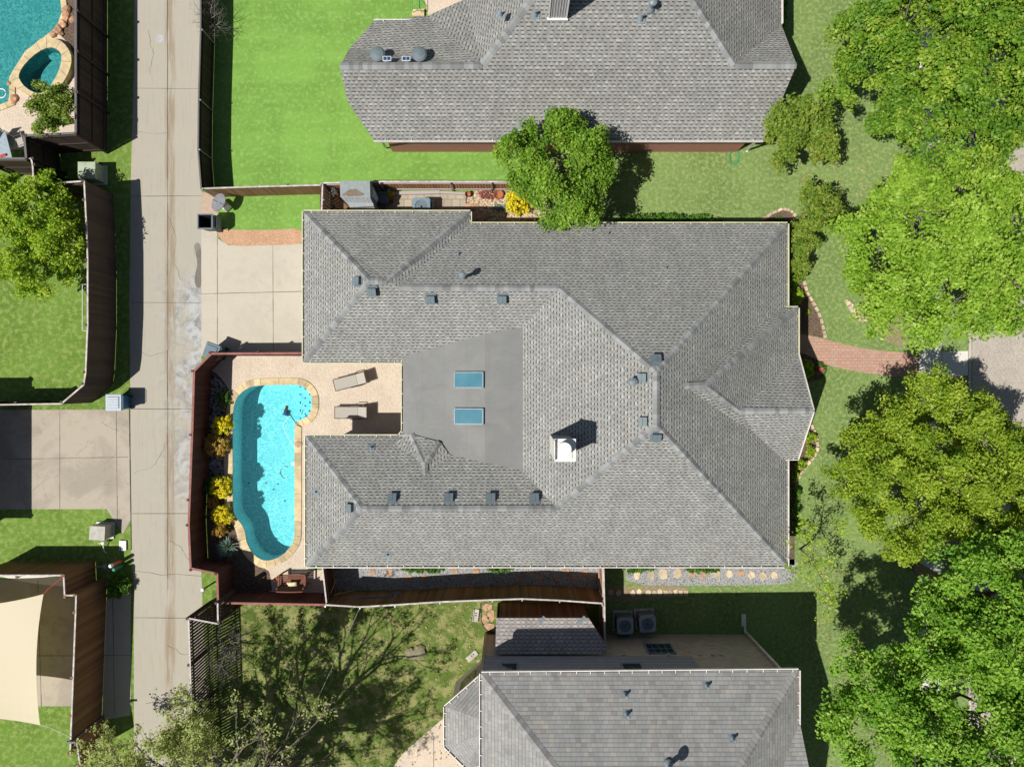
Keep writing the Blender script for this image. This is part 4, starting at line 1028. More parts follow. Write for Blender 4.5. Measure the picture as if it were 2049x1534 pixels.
def branch_mesh(root, base, forks, tips, r0, rng, mat, name='trunk', n=7, wig=.12, levels=None, lean=None):
    m = MB(); fork = forks
    top = Vector(fork)
    b = Vector(base); mid = (b + top) / 2 + Vector(rng.normal(size=3) * .1)
    m.tube([b - Vector((0, 0, .05)), b + Vector((0, 0, .12)), mid, top], [r0 * 1.5, r0 * 1.15, r0 * .95, r0 * .85], 10)
    tips = [Vector(t) for t in tips]
    # main limbs: cluster tips by direction
    K = max(4, int(len(tips) ** .5)); idx = rng.permutation(len(tips))[:K]; mains = [tips[i] for i in idx]
    joints_ = []
    for t in mains:
        e = top.lerp(t, .72); c1 = top.lerp(e, .35) + Vector(rng.normal(size=3) * wig * (e - top).length) + Vector((0, 0, .12 * (e - top).length)); c2 = top.lerp(e, .7) + Vector(rng.normal(size=3) * wig * .6 * (e - top).length)
        L_ = [top, c1, c2, e]; m.tube(L_, [r0 * .6, r0 * .42, r0 * .28, r0 * .16], n)
        joints_ += [(c1, .3), (c2, .22), (e, .14)]
    for t in tips:
        j, rr = min(joints_, key=lambda q: (q[0] - t).length + rng.random() * .4)
        mm = j.lerp(t, .5) + Vector(rng.normal(size=3) * wig * (t - j).length)
        m.tube([j, mm, t], [r0 * rr * .7, r0 * rr * .4, .008], 5, cap=False)
    return m.build(name, mat, root, smooth=True)
def tree(label, px, py, rx, ry, zc, hz, mat, seed, nclump=420, per=60, lsize=.10, rc=.42, r0=.16, group=None, base=None, gaps=.25, ntips=70, lobe=.16, name='tree', cat='tree', twigs=0, flat=.6, inner=.35, cut=None):
    rng = np.random.default_rng(seed); c = P(px, py, zc); f = S * (1 - zc / H); RX, RY = rx * f, ry * f
    b = P(base[0], base[1], 0) if base else Vector((c.x, c.y, 0))
    root = thing(name, label, cat, b, group=group)
    th = rng.random(nclump * 3) * 2 * np.pi; rad = rng.random(nclump * 3) ** .55
    ph = rng.random(4) * 6.28
    edge = 1 + lobe * (np.sin(3 * th + ph[0]) + .8 * np.sin(5 * th + ph[1]) + .6 * np.sin(8 * th + ph[2])) / 1.8 + rng.normal(size=len(th)) * .05
    x = np.cos(th) * rad * RX * edge; y = np.sin(th) * rad * RY * edge
    topz = np.sqrt(np.clip(1 - (rad * .96) ** 2, 0, 1)) * hz
    # bumps in the top surface
    bump = .34 * hz * (np.sin(x * 1.9 + ph[0]) * np.sin(y * 2.1 + ph[1]) + .7 * np.sin(x * 3.7 + ph[2]) * np.sin(y * 3.3 + ph[3]))
    z = topz * (1 - inner * rng.random(len(th)) ** 1.5 * 2) + bump
    gn = np.sin(x * 1.25 + ph[1] * 2) * np.sin(y * 1.4 + ph[0] * 2) + .6 * np.sin(x * 2.9 + y * 1.1 + ph[3]) + rng.normal(size=len(th)) * .3
    keep = gn > np.quantile(gn, gaps)
    cen = np.stack([x + c.x, y + c.y, z + zc], 1)[keep][:nclump]
    cen[:, 2] = np.maximum(cen[:, 2], .35)
    rcs = rc * (.65 + .7 * rng.random(len(cen)))
    C, N, U, s_, T = leaves(rng, cen, rcs, per, lsize, flat=flat)
    quads('crown', C, N, U, s_, T, mat, root)
    tips = cen[rng.permutation(len(cen))[:ntips]] - np.array([0, 0, .12])
    branch_mesh(root, b, (c.x * .75 + b.x * .25, c.y * .75 + b.y * .25, max(.5, zc - hz * .55)), tips, r0, rng, MT['bark'])
    return root
LF = {}
LF['ne'] = m_leaf('leaf_oak', [(.055, .15, .012), (.11, .24, .018), (.19, .33, .026), (.34, .44, .05)], .28)
LF['mid'] = m_leaf('leaf_fresh', [(.14, .28, .02), (.23, .40, .03), (.31, .49, .05), (.42, .58, .10)], .38)
LF['olive'] = m_leaf('leaf_olive', [(.12, .21, .012), (.21, .33, .02), (.30, .42, .03), (.43, .53, .07)], .36)
LF['se'] = m_leaf('leaf_green', [(.09, .22, .018), (.16, .34, .026), (.24, .43, .04), (.36, .53, .09)], .34)
LF['yard'] = m_leaf('leaf_yard', [(.08, .19, .014), (.14, .28, .02), (.21, .37, .03), (.31, .45, .06)], .35)
LF['lime'] = m_leaf('leaf_lime', [(.14, .27, .015), (.25, .41, .02), (.35, .50, .03), (.46, .57, .07)], .35)
LF['crape'] = m_leaf('leaf_crape', [(.09, .16, .02), (.15, .25, .026), (.22, .32, .036), (.33, .36, .07)], .32)
LF['pale'] = m_leaf('leaf_pale', [(.20, .26, .07), (.32, .38, .11), (.42, .47, .17), (.52, .55, .26)], .4)
LF['yellow'] = m_leaf('leaf_yellow', [(.55, .46, .01), (.75, .63, .012), (.85, .74, .02), (.88, .82, .08)], .25)
LF['orange'] = m_leaf('leaf_orange', [(.34, .32, .03), (.58, .24, .07), (.50, .46, .05), (.74, .42, .18)], .3)
LF['green'] = m_leaf('leaf_shrub', [(.04, .12, .015), (.08, .20, .02), (.13, .27, .03), (.18, .32, .05)], .3)
LF['blue'] = m_leaf('leaf_blue', [(.16, .24, .20), (.24, .34, .29), (.32, .42, .36)], .2)
LF['red'] = m_leaf('leaf_red', [(.22, .05, .04), (.38, .12, .09), (.45, .22, .15)], .2)
LF['pink'] = m_leaf('petal_pink', [(.60, .05, .15), (.80, .12, .28), (.85, .35, .10)], .2)

tree('huge dense mid-green tree filling the top right corner', 1905, 120, 250, 212, 5.5, 3.0, LF['ne'], 1, nclump=1050, per=125, lsize=.072, rc=.44, r0=.28, ntips=120, lobe=.09, gaps=.28)
tree('big bright green tree between the top right corner and the front path', 1890, 512, 218, 172, 5.4, 2.2, LF['mid'], 2, nclump=900, per=85, lsize=.078, rc=.42, r0=.26, ntips=150, lobe=.13, gaps=.28)
tree('big olive-yellow tree just below the red brick path', 1855, 940, 190, 176, 3.4, 2.8, LF['olive'], 3, nclump=820, per=115, lsize=.062, rc=.38, r0=.24, ntips=100, lobe=.12, gaps=.26)
tree('saturated green tree at the right edge overhanging the street', 2010, 1215, 165, 160, 6.0, 2.8, LF['se'], 4, nclump=560, per=110, lsize=.075, rc=.45, r0=.24, ntips=90, lobe=.12, gaps=.2)
tree('wide loose green tree in the bottom right corner', 1865, 1420, 215, 178, 6.0, 2.4, LF['se'], 5, nclump=720, per=90, lsize=.072, rc=.42, r0=.24, ntips=150, lobe=.12, gaps=.30)
tree('rounded green tree overlapping the gutter between the two upper houses', 1115, 344, 105, 106, 3.6, 1.9, LF['yard'], 6, nclump=310, per=100, lsize=.065, rc=.36, r0=.13, ntips=70, lobe=.15, gaps=.25)
tree('dull green multi-stem tree at the corner of the red brick house', 1600, 272, 74, 76, 3.4, 1.5, LF['crape'], 7, nclump=200, per=60, lsize=.07, rc=.32, r0=.08, ntips=60, lobe=.34, gaps=.3)
tree('thin olive tree over the stone-edged bed at the house corner', 1636, 415, 48, 56, 2.8, 1.2, LF['crape'], 8, nclump=85, per=46, lsize=.065, rc=.28, r0=.06, ntips=60, lobe=.25, gaps=.3)
tree('bushy lime green tree inside the curved left fence', 68, 470, 108, 112, 1.9, 1.5, LF['lime'], 9, nclump=330, per=110, lsize=.062, rc=.36, r0=.14, ntips=70, lobe=.12, gaps=.15, base=(120, 480))
tree('sparse young tree at the lower right corner of the large house', 1632, 1122, 58, 96, 3.4, 1.2, LF['pale'] if False else LF['lime'], 10, nclump=75, per=18, lsize=.055, rc=.30, r0=.045, ntips=60, lobe=.25, gaps=.4, base=(1600, 1098))
tree('wispy shrub-like tree between the thin olive tree and the yellow bushes', 1600, 500, 24, 56, 1.8, .8, LF['crape'], 11, nclump=80, per=50, lsize=.06, rc=.24, r0=.05, ntips=40, lobe=.2, gaps=.2)
tree('feathery green tree beside the hot tub in the corner pool yard', 117, 222, 44, 50, 2.0, 1.1, LF['crape'], 12, nclump=120, per=70, lsize=.055, rc=.26, r0=.05, ntips=40, lobe=.2, gaps=.12)

# bare, just-leafing tree whose limbs shade the patchy lawn: recursive limbs
def bare_tree(label, base, seed, h0, r0, lean, levels, spread, mat, leafm, nl, name='tree', cat='tree', lsize=.07, L0=1.9, groupn=None, droop=0, nmain=7, vert=.75, low=()):
    rng = np.random.default_rng(seed); random.seed(seed); root = thing(name, label, cat, (base.x, base.y, 0), group=groupn); m = MB(); tips = []
    def grow(p, d, L_, r, lv):
        d = d.normalized(); segs = 3; pts = [p]; rad = [r]; q = p; dd = d
        for i in range(segs):
            dd = (dd + Vector(rng.normal(size=3)) * .13 + Vector((0, 0, .03 - droop))).normalized(); q = q + dd * L_ / segs; pts.append(q); rad.append(r * (1 - .32 * (i + 1) / segs))
        m.tube(pts, rad, 8 if lv < 2 else (5 if lv < 4 else 4), cap=False)
        if lv >= levels - 1: tips.extend(pts[1:])
        if lv >= levels: return
        k = 3 if rng.random() < .55 else 2
        for j in range(k):
            ax = dd.cross(Vector(rng.normal(size=3))).normalized(); ang = spread * (.45 + .8 * rng.random())
            nd = Matrix.Rotation(ang, 3, ax) @ dd
            s_ = pts[-1] if j < 2 else pts[2]
            grow(s_, nd, L_ * (.66 + .2 * rng.random()), rad[-1] * (.80 if j < 2 else .55), lv + 1)
        if lv in (1, 2, 3):
            ax = dd.cross(Vector(rng.normal(size=3))).normalized(); grow(pts[1], Matrix.Rotation(.8, 3, ax) @ dd, L_ * .6, r * .4, min(levels, lv + 2))
    top = base + Vector((lean[0], lean[1], h0))
    m.tube([base - Vector((0, 0, .05)), base + Vector((0, 0, .2)), base.lerp(top, .5), top], [r0 * 1.6, r0 * 1.15, r0, r0 * .92], 12)
    for j in range(nmain):
        a = 2 * math.pi * j / nmain + rng.random() * .5; s_ = .55 + .55 * rng.random()
        if j == 0: s_ = .15
        grow(top - Vector((0, 0, rng.random() * .5)), Vector((math.cos(a) * s_ - (.08 if vert > 1 else 0), math.sin(a) * s_, vert)), L0 * (.85 + .4 * rng.random()), r0 * (.46 if low else .62), 1)
    for dx, dy, dz, ll in low:
        grow(top - Vector((0, 0, .4)), Vector((dx, dy, dz)), ll, r0 * .4, 2)
    m.build('trunk', mat, root, smooth=True)
    if nl and tips:
        T_ = np.array([tuple(t) for t in tips])
        if low: W_ = T_[T_[:, 0] < base.x - .4]; T_ = np.concatenate([T_] + [W_] * 5)
        cen = T_[rng.integers(0, len(T_), nl)] + rng.normal(size=(nl, 3)) * .06
        C, N, U, s2, T = leaves(rng, cen, np.full(nl, .2), 7, lsize, flat=.8)
        quads('crown', C, N, U, s2, T, leafm, root)
    return root
bare_tree('large just-leafing tree at the bottom edge casting branching shade on the lawn', P(572, 1532, 0), 21, 4.2, .38, (-.6, .7), 6, .42, MT['bark'], LF['pale'], 8500, L0=1.9, lsize=.062, nmain=8, vert=1.25, low=((-1, .15, .22, 2.6), (-.8, .55, .22, 2.5), (-1, -.25, .3, 2.3), (-.45, .8, .2, 2.2), (-1.0, .35, .5, 2.4)))
bare_tree('leafless grey shrub hanging over the fence at the top of the alley', P(428, 55, 0), 22, .5, .05, (0, 0), 6, .75, MT['twig'], LF['pale'], 0, 'shrub', 'shrub', L0=.50)
bare_tree('leafless grey shrub tangled in the dark gappy fence corner', P(462, 1290, 0), 23, .5, .06, (0, 0), 6, .75, MT['twig'], LF['pale'], 0, 'shrub', 'shrub', L0=.66)

def bush(label, px, py, r, h, mat, seed, ry=None, name='bush', cat='bush', lsize=.05, dens=1.0, group=None, z=None, up=.5):
    rng = np.random.default_rng(seed); zc = h * .55; c = P(px, py, zc); RX = r * S; RY = (ry or r) * S
    root = thing(name, label, cat, (c.x, c.y, 0), group=group)
    n = max(14, int(RX * RY * 330 * dens))
    d = nrm(rng.normal(size=(n, 3))); d[:, 2] = np.abs(d[:, 2]) * 1.0 - .12; d = nrm(d) * (.15 + .83 * rng.random((n, 1)) ** .4)
    cen = d * np.array([RX, RY, h * .62]) + np.array([c.x, c.y, h * .38])
    cen[:, 2] = np.maximum(cen[:, 2], .04)
    C, N, U, s_, T = leaves(rng, cen, np.full(n, min(.10, RX * .35)), 26, lsize * .85, up=up, flat=.9)
    quads('foliage', C, N, U, s_, T, mat, root)
    m = MB(); 
    for k in range(7):
        t = cen[rng.integers(0, n)]; m.tube([(c.x, c.y, 0), ((c.x + t[0]) / 2, (c.y + t[1]) / 2, t[2] * .6), tuple(t)], [.025, .016, .006], 5)
    m.build('stem', MT['bark'], root); return root
GP = 'clipped bushes in the pool bed'
bush('highest round golden-yellow bush beside the turquoise pool', 445, 850, 21, .8, LF['yellow'], 31)
bush('large orange and green bush between the golden bushes of the pool bed', 432, 890, 26, .85, LF['orange'], 32, ry=24, dens=.9)
bush('biggest golden-yellow bush, in the middle of the pool bed', 441, 975, 23, .8, LF['yellow'], 33, ry=23)
bush('dark green bush tucked behind the middle golden bush', 422, 973, 14, .6, LF['green'], 34, ry=18)
bush('lowest round golden-yellow bush of the pool bed', 444, 1031, 22, .8, LF['yellow'], 35, ry=20)
bush('small rust-red bush between the two lower golden bushes', 426, 1006, 12, .5, LF['orange'], 36)
bush('small orange-green bush right below the lowest golden bush', 438, 1061, 15, .9, LF['orange'], 37, ry=12)
bush('loose dark green plant at the top of the pool bed', 447, 797, 16, .4, LF['green'], 38, ry=18, dens=.5)
bush('yellow flowering bush under the rounded tree by the gravel bed', 1038, 404, 30, 1.0, LF['yellow'], 39, ry=26)
bush('left blue-grey succulent clump in the tan gravel', 999, 415, 10, .22, LF['blue'], 40, ry=7)
bush('right blue-grey succulent clump in the tan gravel', 1016, 413, 11, .25, LF['blue'], 41, ry=10)
bush('red succulent patch by the orange picket fence', 978, 388, 22, .15, LF['red'], 42, ry=9, dens=.7)
bush('upper yellow-green bush against the right wall of the large house', 1590, 545, 13, .8, LF['lime'], 43, ry=30)
bush('lower yellow-green bush against the right wall of the large house', 1594, 590, 12, .7, LF['lime'], 44, ry=20)
bush('small dark green plant beside the upper yellow-green bush', 1604, 540, 9, .4, LF['green'], 45, ry=14)
bush('yellow and green bush next to the pink flowers', 1613, 740, 17, .6, LF['lime'], 46, ry=20)
bush('tiny green plant alone in the mulch above the brick path', 1617, 623, 5, .2, LF['lime'], 47)
bush('low green plant inside the stone ring at the upper house corner', 1556, 440, 9, .25, LF['green'], 48, ry=6)
bush('topmost lime shrub in the lower stone-edged bed', 1623, 876, 11, .5, LF['lime'], 49)
bush('second lime shrub in the lower stone-edged bed', 1621, 903, 10, .5, LF['lime'], 50, ry=12)
bush('third lime shrub in the lower stone-edged bed, nearest the gutter end', 1604, 929, 12, .5, LF['lime'], 51, ry=10)
bush('narrow lime shrub at the bottom tip of the stone edging', 1592, 951, 6, .5, LF['lime'], 52, ry=14)
bush('upper clipped round bush along the shaded right wall', 1592, 987, 10, .6, LF['green'], 53, ry=14)
bush('middle clipped round bush along the shaded right wall', 1592, 1018, 10, .6, LF['green'], 54, ry=14)
bush('lower clipped round bush along the shaded right wall', 1592, 1054, 10, .6, LF['green'], 55, ry=13)
bush('green hedge row along the upper gutter of the large house', 1340, 441, 112, .75, LF['green'], 56, ry=14, name='hedge', cat='hedge')
bush('longest low hedge strip under the lower gutter, in the fenced gravel yard', 850, 1139, 50, .5, LF['green'], 57, ry=7, name='hedge', cat='hedge')
bush('low hedge strip under the gutter halfway along the fenced gravel yard', 1000, 1138, 30, .5, LF['green'], 58, ry=6, name='hedge', cat='hedge')
bush('low hedge strip just outside the weathered cross fence', 1277, 1137, 36, .5, LF['green'], 59, ry=8, name='hedge', cat='hedge')
bush('low hedge strip above the row of stepping stones, second after the cross fence', 1407, 1138, 36, .55, LF['green'], 60, ry=9, name='hedge', cat='hedge')
bush('dark shaded shrub at the mouth of the alley side strip', 237, 1172, 24, .7, LF['green'], 61, ry=26)
bush('low shrub growing against the wall corner of the red brick house', 1568, 20, 7, .8, LF['green'], 62, ry=40)
bush('pink flowering plant at the edge of the brick path', 1640, 738, 13, .35, LF['green'], 63, ry=13, dens=.7, name='flower_plant', cat='flowers')
bush('cluster of pink blossoms on the flowering plant by the brick path', 1641, 741, 9, .42, LF['pink'], 64, ry=10, dens=.5, name='blossom_cluster', cat='flowers', lsize=.045)
bush('weedy green clump beside the steps of the red brick house', 1000, 300, 8, .3, LF['lime'], 65, ry=7)
# spiky grass clump
def spiky(label, px, py, r, n, seed, mat):
    rng = np.random.default_rng(seed); c = P(px, py, 0); root = thing('spiky_plant', label, 'plant', c); m = MB()
    for k in range(n):
        a = rng.random() * 6.28; e = .3 + rng.random() * 1.1; L_ = r * S * (1.0 + .5 * rng.random()); d = Vector((math.cos(a) * math.cos(e), math.sin(a) * math.cos(e), math.sin(e)))
        s_ = Vector((-math.sin(a), math.cos(a), 0)) * .02; t1 = c + d * L_ * .6; t2 = c + d * L_ - Vector((0, 0, .08 * L_))
        t_ = random.random(); m.face([c - s_, c + s_, t1 + s_ * .8, t1 - s_ * .8], tone=t_); m.face([t1 - s_ * .8, t1 + s_ * .8, t2], tone=t_)
    m.build('blade', mat, root)
spiky('spiky blue-green grass plant at the lower end of the pool bed', 457, 1092, 20, 260, 5, LF['blue'])
spiky('small red-leaved plant in the lower bed by the large house', 1606, 884, 8, 60, 6, LF['red'])

# ------------------------------------------------------------------ edging stones and stepping stones
def edging(label, pts, sz, seed):
    random.seed(seed); W = [P(x, y, 0) for x, y in pts]; root = thing('stone_edging', label, 'edging', W[0])
    # resample
    acc = 0; out = []
    for a, b in zip(W[:-1], W[1:]):
        L_ = (b - a).length; k = max(1, round(L_ / sz)); d = (b - a)
        for j in range(k): out.append((a + d * (j + .5) / k, math.atan2(d.y, d.x), L_ / k))
    for c, rz, l in out[:100]:
        m = MB(); m.box((c.x, c.y, .045), (l * random.uniform(.8, .95), .15 * random.uniform(.8, 1.2), .09), rz=rz + random.uniform(-.15, .15), tone=random.random(), taper=.9)
        m.build('stone', MT['edging'], root, bevel=.012)
edging('curving limestone edging round the bed above the brick path', [(1608,561),(1614,583),(1631,613),(1642,636),(1648,661),(1651,677)], .26, 1)
edging('arched limestone edging round the bed at the upper right house corner', [(1523,441),(1544,427),(1566,418),(1581,421),(1593,433)], .26, 2)
edging('bulging limestone edging round the lower bed beside the entry gable', [(1622,848),(1633,870),(1636,894),(1629,914),(1614,929),(1600,950),(1592,964)], .26, 3)
edging('mixed stone ring partly hidden under the big bright green tree', [(1692,598),(1697,612),(1706,626),(1716,638),(1728,644),(1734,640)], .2, 4)
m = MB(); random.seed(5)
for i in range(16):
    c = P(1698 + 2.2 * i, 607 + 2 * i, .06); m.lathe((c.x + random.uniform(-.1, .1), c.y + random.uniform(-.1, .1), 0), [(.11, 0), (.1, .08), (.05, .12)], 6, tone=random.random(), sx=random.uniform(.6, 1.3))
tag(m.build('stone_pile', MT['edging'], loc=P(1715, 622, 0)), 'small pile of whitish stones inside the ring under the bright tree', 'stones')
def step_stone(px, py, w_, d_, label, mat, seed, name='stepping_stone', group=None, z=.02, cat='stepping stone'):
    random.seed(seed); c = P(px, py, 0); pts = []
    k = random.choice((4, 5, 5, 6))
    for i in range(k):
        a = 2 * math.pi * (i + .5) / k + random.uniform(-.2, .2); pts.append((c.x + math.cos(a) * w_ * S * .62 * random.uniform(.85, 1.1), c.y + math.sin(a) * d_ * S * .62 * random.uniform(.85, 1.1)))
    m = MB(); m.prism(pts, 0, z + .012, tone=random.random()); o = m.build(name, MT[mat], loc=(c.x, c.y, 0), bevel=.006); return tag(o, label, cat, group)
ordn = ['first', 'second', 'third', 'fourth', 'fifth', 'sixth', 'seventh', 'eighth', 'ninth', 'tenth', 'eleventh', 'twelfth', 'thirteenth', 'fourteenth', 'fifteenth', 'sixteenth', 'seventeenth']
rowA = [(1274,1148,12,20,'square yellow'),(1303,1150,13,20,'split yellow'),(1327,1147,18,20,'triangular yellow'),(1356,1147,14,20,'pointed yellow'),(1385,1149,14,12,'rust-spotted'),(1407,1149,14,15,'orange'),(1433,1148,13,18,'tall yellow'),(1459,1148,12,14,'round yellow'),(1482,1147,14,12,'rusty'),(1503,1149,14,16,'white-centred'),(1526,1152,13,15,'tan'),(1549,1150,14,13,'pale tan')]
for i, (x, y, a, b, t) in enumerate(rowA): step_stone(x, y, a, b, f'{t} stepping stone in bright grey gravel, {ordn[i]} from the weathered cross fence', 'edging' if i not in (4, 5, 8) else 'flag', 100 + i, group='stepping stones in the open gravel')
for i, x in enumerate((1222,1238,1266,1279,1297,1309,1320,1331,1340,1352,1362,1373)):
    step_stone(x, 1184 + (i % 3), 9, 12, f'small rounded stone set in soil between gravel and lawn, {ordn[i]} counted from the cross fence', 'edging', 130 + i, group='small stones set in the soil strip')
rowB = [(745,1144),(779,1145),(817,1155),(850,1155),(909,1141),(929,1153),(952,1143),(1037,1155),(1058,1147),(1080,1153),(1115,1155),(1133,1142),(1150,1154),(1170,1145),(1187,1153)]
for i, (x, y) in enumerate(rowB):
    step_stone(x, y, 13, 11, f'flat stepping stone in the fenced gravel side yard, {ordn[i]} from the bench end', 'flag', 150 + i, group='stepping stones in the fenced gravel')
for i, (x, y, a, b, t) in enumerate([(975,1214,22,14,'topmost bow-shaped'),(983,1230,13,22,'long upright'),(970,1238,16,16,'left round'),(979,1253,20,13,'lowest wide')]):
    step_stone(x, y, a, b, f'{t} orange flagstone at the corner of the patchy lawn', 'flag', 170 + i, group='flagstones by the lean-to')
step_stone(1013, 297, 26, 12, 'tan step slab against the red brick wall, partly under the tree', 'coping', 180, name='step_slab', cat='step', z=.12)

# ------------------------------------------------------------------ bins
def wheelie(label, px, py, mat, lidm, rz, lid='closed', sz=.58, h=1.0, group=None):
    c = P(px, py, h); root = thing('wheelie_bin', label, 'bin', (c.x, c.y, 0), rz, group)
    m = MB(); w0, w1 = sz * .78, sz
    def ring(w_, z, inset=0): k = w_ / 2 - inset; return [(-k, -k, z), (k, -k, z), (k, k, z), (-k, k, z)]
    b, t, ti, bi = ring(w0, .06), ring(w1, h), ring(w1, h, .035), ring(w0, .1, .035)
    for i in range(4):
        j = (i + 1) % 4; m.face([b[i], b[j], t[j], t[i]]); m.face([t[i], t[j], ti[j], ti[i]]); m.face([ti[i], ti[j], bi[j], bi[i]])
    m.face(b[::-1]); m.face(bi); m.build('body', MT[mat], root, local=True)
    m = MB()
    for i in range(4):
        a, q = Vector(ring(w1 + .04, h - .02)[i]), Vector(ring(w1 + .04, h - .02)[(i + 1) % 4]); m.bar(a, q, .05, .05)
    m.build('rim', MT[lidm], root, local=True)
    for s_ in (-1, 1):
        m = MB(); m.tube([(w0 / 2 + .02, s_ * (w0 / 2 - .02), .11), (w0 / 2 + .02, s_ * (w0 / 2 + .05), .11)], .11, 14); m.build('wheel', MT['dark'], root, local=True)
    m = MB(); m.tube([(w1 / 2 + .03, -w1 / 2 + .05, h - .03), (w1 / 2 + .09, -w1 / 2 + .05, h), (w1 / 2 + .09, w1 / 2 - .05, h), (w1 / 2 + .03, w1 / 2 - .05, h - .03)], .018, 6); m.build('handle', MT[mat], root, local=True)
    m = MB()
    if lid == 'closed':
        m.box((0, 0, h + .03), (w1 + .04, w1 + .05, .035)); m.box((0, 0, h + .06), (w1 - .12, w1 - .12, .05), taper=.88)
        for k in (-1, 0, 1): m.box((0, k * .13, h + .092), (w1 - .28, .025, .015))
    else:
        m.box((w1 / 2 + .12, 0, h - .36), (.04, w1 + .02, .66), M4=Matrix.Rotation(-.12, 3, 'Y')); m.box((w1 / 2 + .16, 0, h - .36), (.04, w1 - .14, .5))
    m.build('lid', MT[lidm], root, local=True, bevel=.012); return root
MT['bin_blue'] = m_plain('bin_blue', (.02, .12, .26), .5, .4); MT['bin_lidgrey'] = m_plain('bin_lid_grey', (.30, .36, .41), .4, .5, .1, 7); MT['bin_rim'] = m_plain('bin_rim', (.16, .20, .23), .5, .4)
MT['bin_slate'] = m_plain('bin_slate', (.10, .15, .19), .5, .4)
wheelie('blue recycling bin with grey lid at the old driveway corner', 228, 805, 'bin_blue', 'bin_lidgrey', 0, sz=.72, h=1.0)
wheelie('black wheeled bin standing open beside the brick pad', 410, 443, 'dark', 'bin_rim', 0, 'open', sz=.66, h=1.05)
wheelie('slate-blue wheeled bin squeezed outside the red fence corner', 424, 702, 'bin_slate', 'bin_slate', -.35, sz=.66, h=1.0)

# ------------------------------------------------------------------ utility things
def cabinet(label, px, py, w_, d_, h, mat, name, cat, rz=0, lid=True):
    c = P(px, py, h); root = thing(name, label, cat, (c.x, c.y, 0), rz)
    m = MB(); m.box((0, 0, .04), (w_ + .15, d_ + .15, .08)); m.build('base', MT['walk'], root, local=True)
    m = MB(); m.box((0, 0, h / 2), (w_, d_, h - .06)); m.build('body', MT[mat], root, local=True, bevel=.02)
    m = MB(); m.box((0, 0, h - .0), (w_ + .05, d_ + .05, .07), taper=.96); m.box((0, 0, h + .037), (.008, d_, .006)); m.build('lid', MT[mat], root, local=True, bevel=.015)
    return root
MT['util_green'] = m_plain('utility_green', (.34, .40, .28), .6, .3, .12, 3)
cabinet('pale green electrical transformer box on the grass by the alley', 174, 341, .84, .80, .85, 'util_green', 'transformer_box', 'utility box')
MT['util_grey'] = m_plain('utility_grey', (.42, .40, .35), .7, .3, .15, 4)
ub = cabinet('square grey utility pedestal with fittings on the left lawn', 195, 1066, .74, .66, .7, 'util_grey', 'utility_pedestal', 'utility box', rz=-.05)
m = MB(); c = P(206, 1086, .3)
m.tube([c, c + Vector((.12, .02, .05))], .05, 8); m.tube([c, P(196, 1087, .3)], .02, 6); m.tube([c, P(208, 1101, .1), P(213, 1106, .02)], .03, 6); m.tube([c + Vector((0, 0, -.3)), c], .03, 6); m.lathe((c.x + .02, c.y, .3), [(.09, 0), (.09, .06), (.03, .1)], 10)
tag(m.build('valve', MT['white_dirty'], loc=c), 'white pipe valve assembly just below the grey utility pedestal', 'valve')
m = MB(); c = P(246, 1091, .05); m.box((c.x, c.y, .05), (.36, .5, .08)); tag(m.build('meter_box', MT['white_dirty'], loc=c, bevel=.02), 'pale meter box lid in the grass beside the alley', 'meter box')
m = MB(); c = P(246, 1091, .1); m.box((c.x - .09, c.y - .2, .1), (.14, .1, .02)); tag(m.build('meter_plate', MT['bin_blue'], loc=c), 'small blue plate on the pale meter box lid', 'plate')
def marker(px, py, h, r, colb, colt, label):
    c = P(px, py, h); root = thing('marker_post', label, 'marker post', (c.x, c.y, 0)); m = MB(); m.tube([(0, 0, 0), (0, 0, h)], r, 14); m.build('pole', MT[colb], root, local=True)
    m = MB(); m.lathe((0, 0, h), [(r * 1.05, -.12), (r * 1.08, 0), (r * .7, .05)], 14); m.build('cap', MT[colt], root, local=True)
MT['orange_paint'] = m_plain('orange_paint', (.55, .15, .08), .6); MT['green_paint'] = m_plain('green_paint', (.03, .22, .13), .6)
marker(221, 1132, .95, .09, 'orange_paint', 'white', 'white-capped orange marker post by the shaded shrub')
marker(228, 1139, .8, .09, 'green_paint', 'green_paint', 'green marker post beside the white-capped one')
m = MB(); c = P(208, 1134, .6)
m.tube([P(214,1136,0), c, P(190, 1133, .7)], .025, 6); m.tube([c, P(210, 1142, .4)], .03, 6); m.lathe((c.x, c.y, .5), [(.1, 0), (.1, .1), (.04, .16)], 10); m.tube([c + Vector((.1, .1, 0)), c + Vector((.1, -.25, -.2))], .02, 6)
tag(m.build('gas_meter', MT['bin_rim'], loc=P(208, 1134, 0)), 'grey-blue gas meter pipework in shade against the warm brown fence', 'meter')
# bollard lamp with white ball
lp = thing('garden_lamp', 'white ball lamp on a short dark post on the verge by the red fence', 'lamp', P(424, 1167, 0)); m = MB(); m.tube([P(424, 1167, 0), P(424,1167,0) + Vector((0, 0, .9))], .04, 10); m.build('post', MT['dark'], lp)
m = MB(); c = P(424, 1167, 0); m.lathe((c.x, c.y, .88), [(.04, 0), (.09, .04), (.11, .1), (.09, .17), (.03, .2)], 16); m.build('globe', MT['white'], lp, smooth=True)
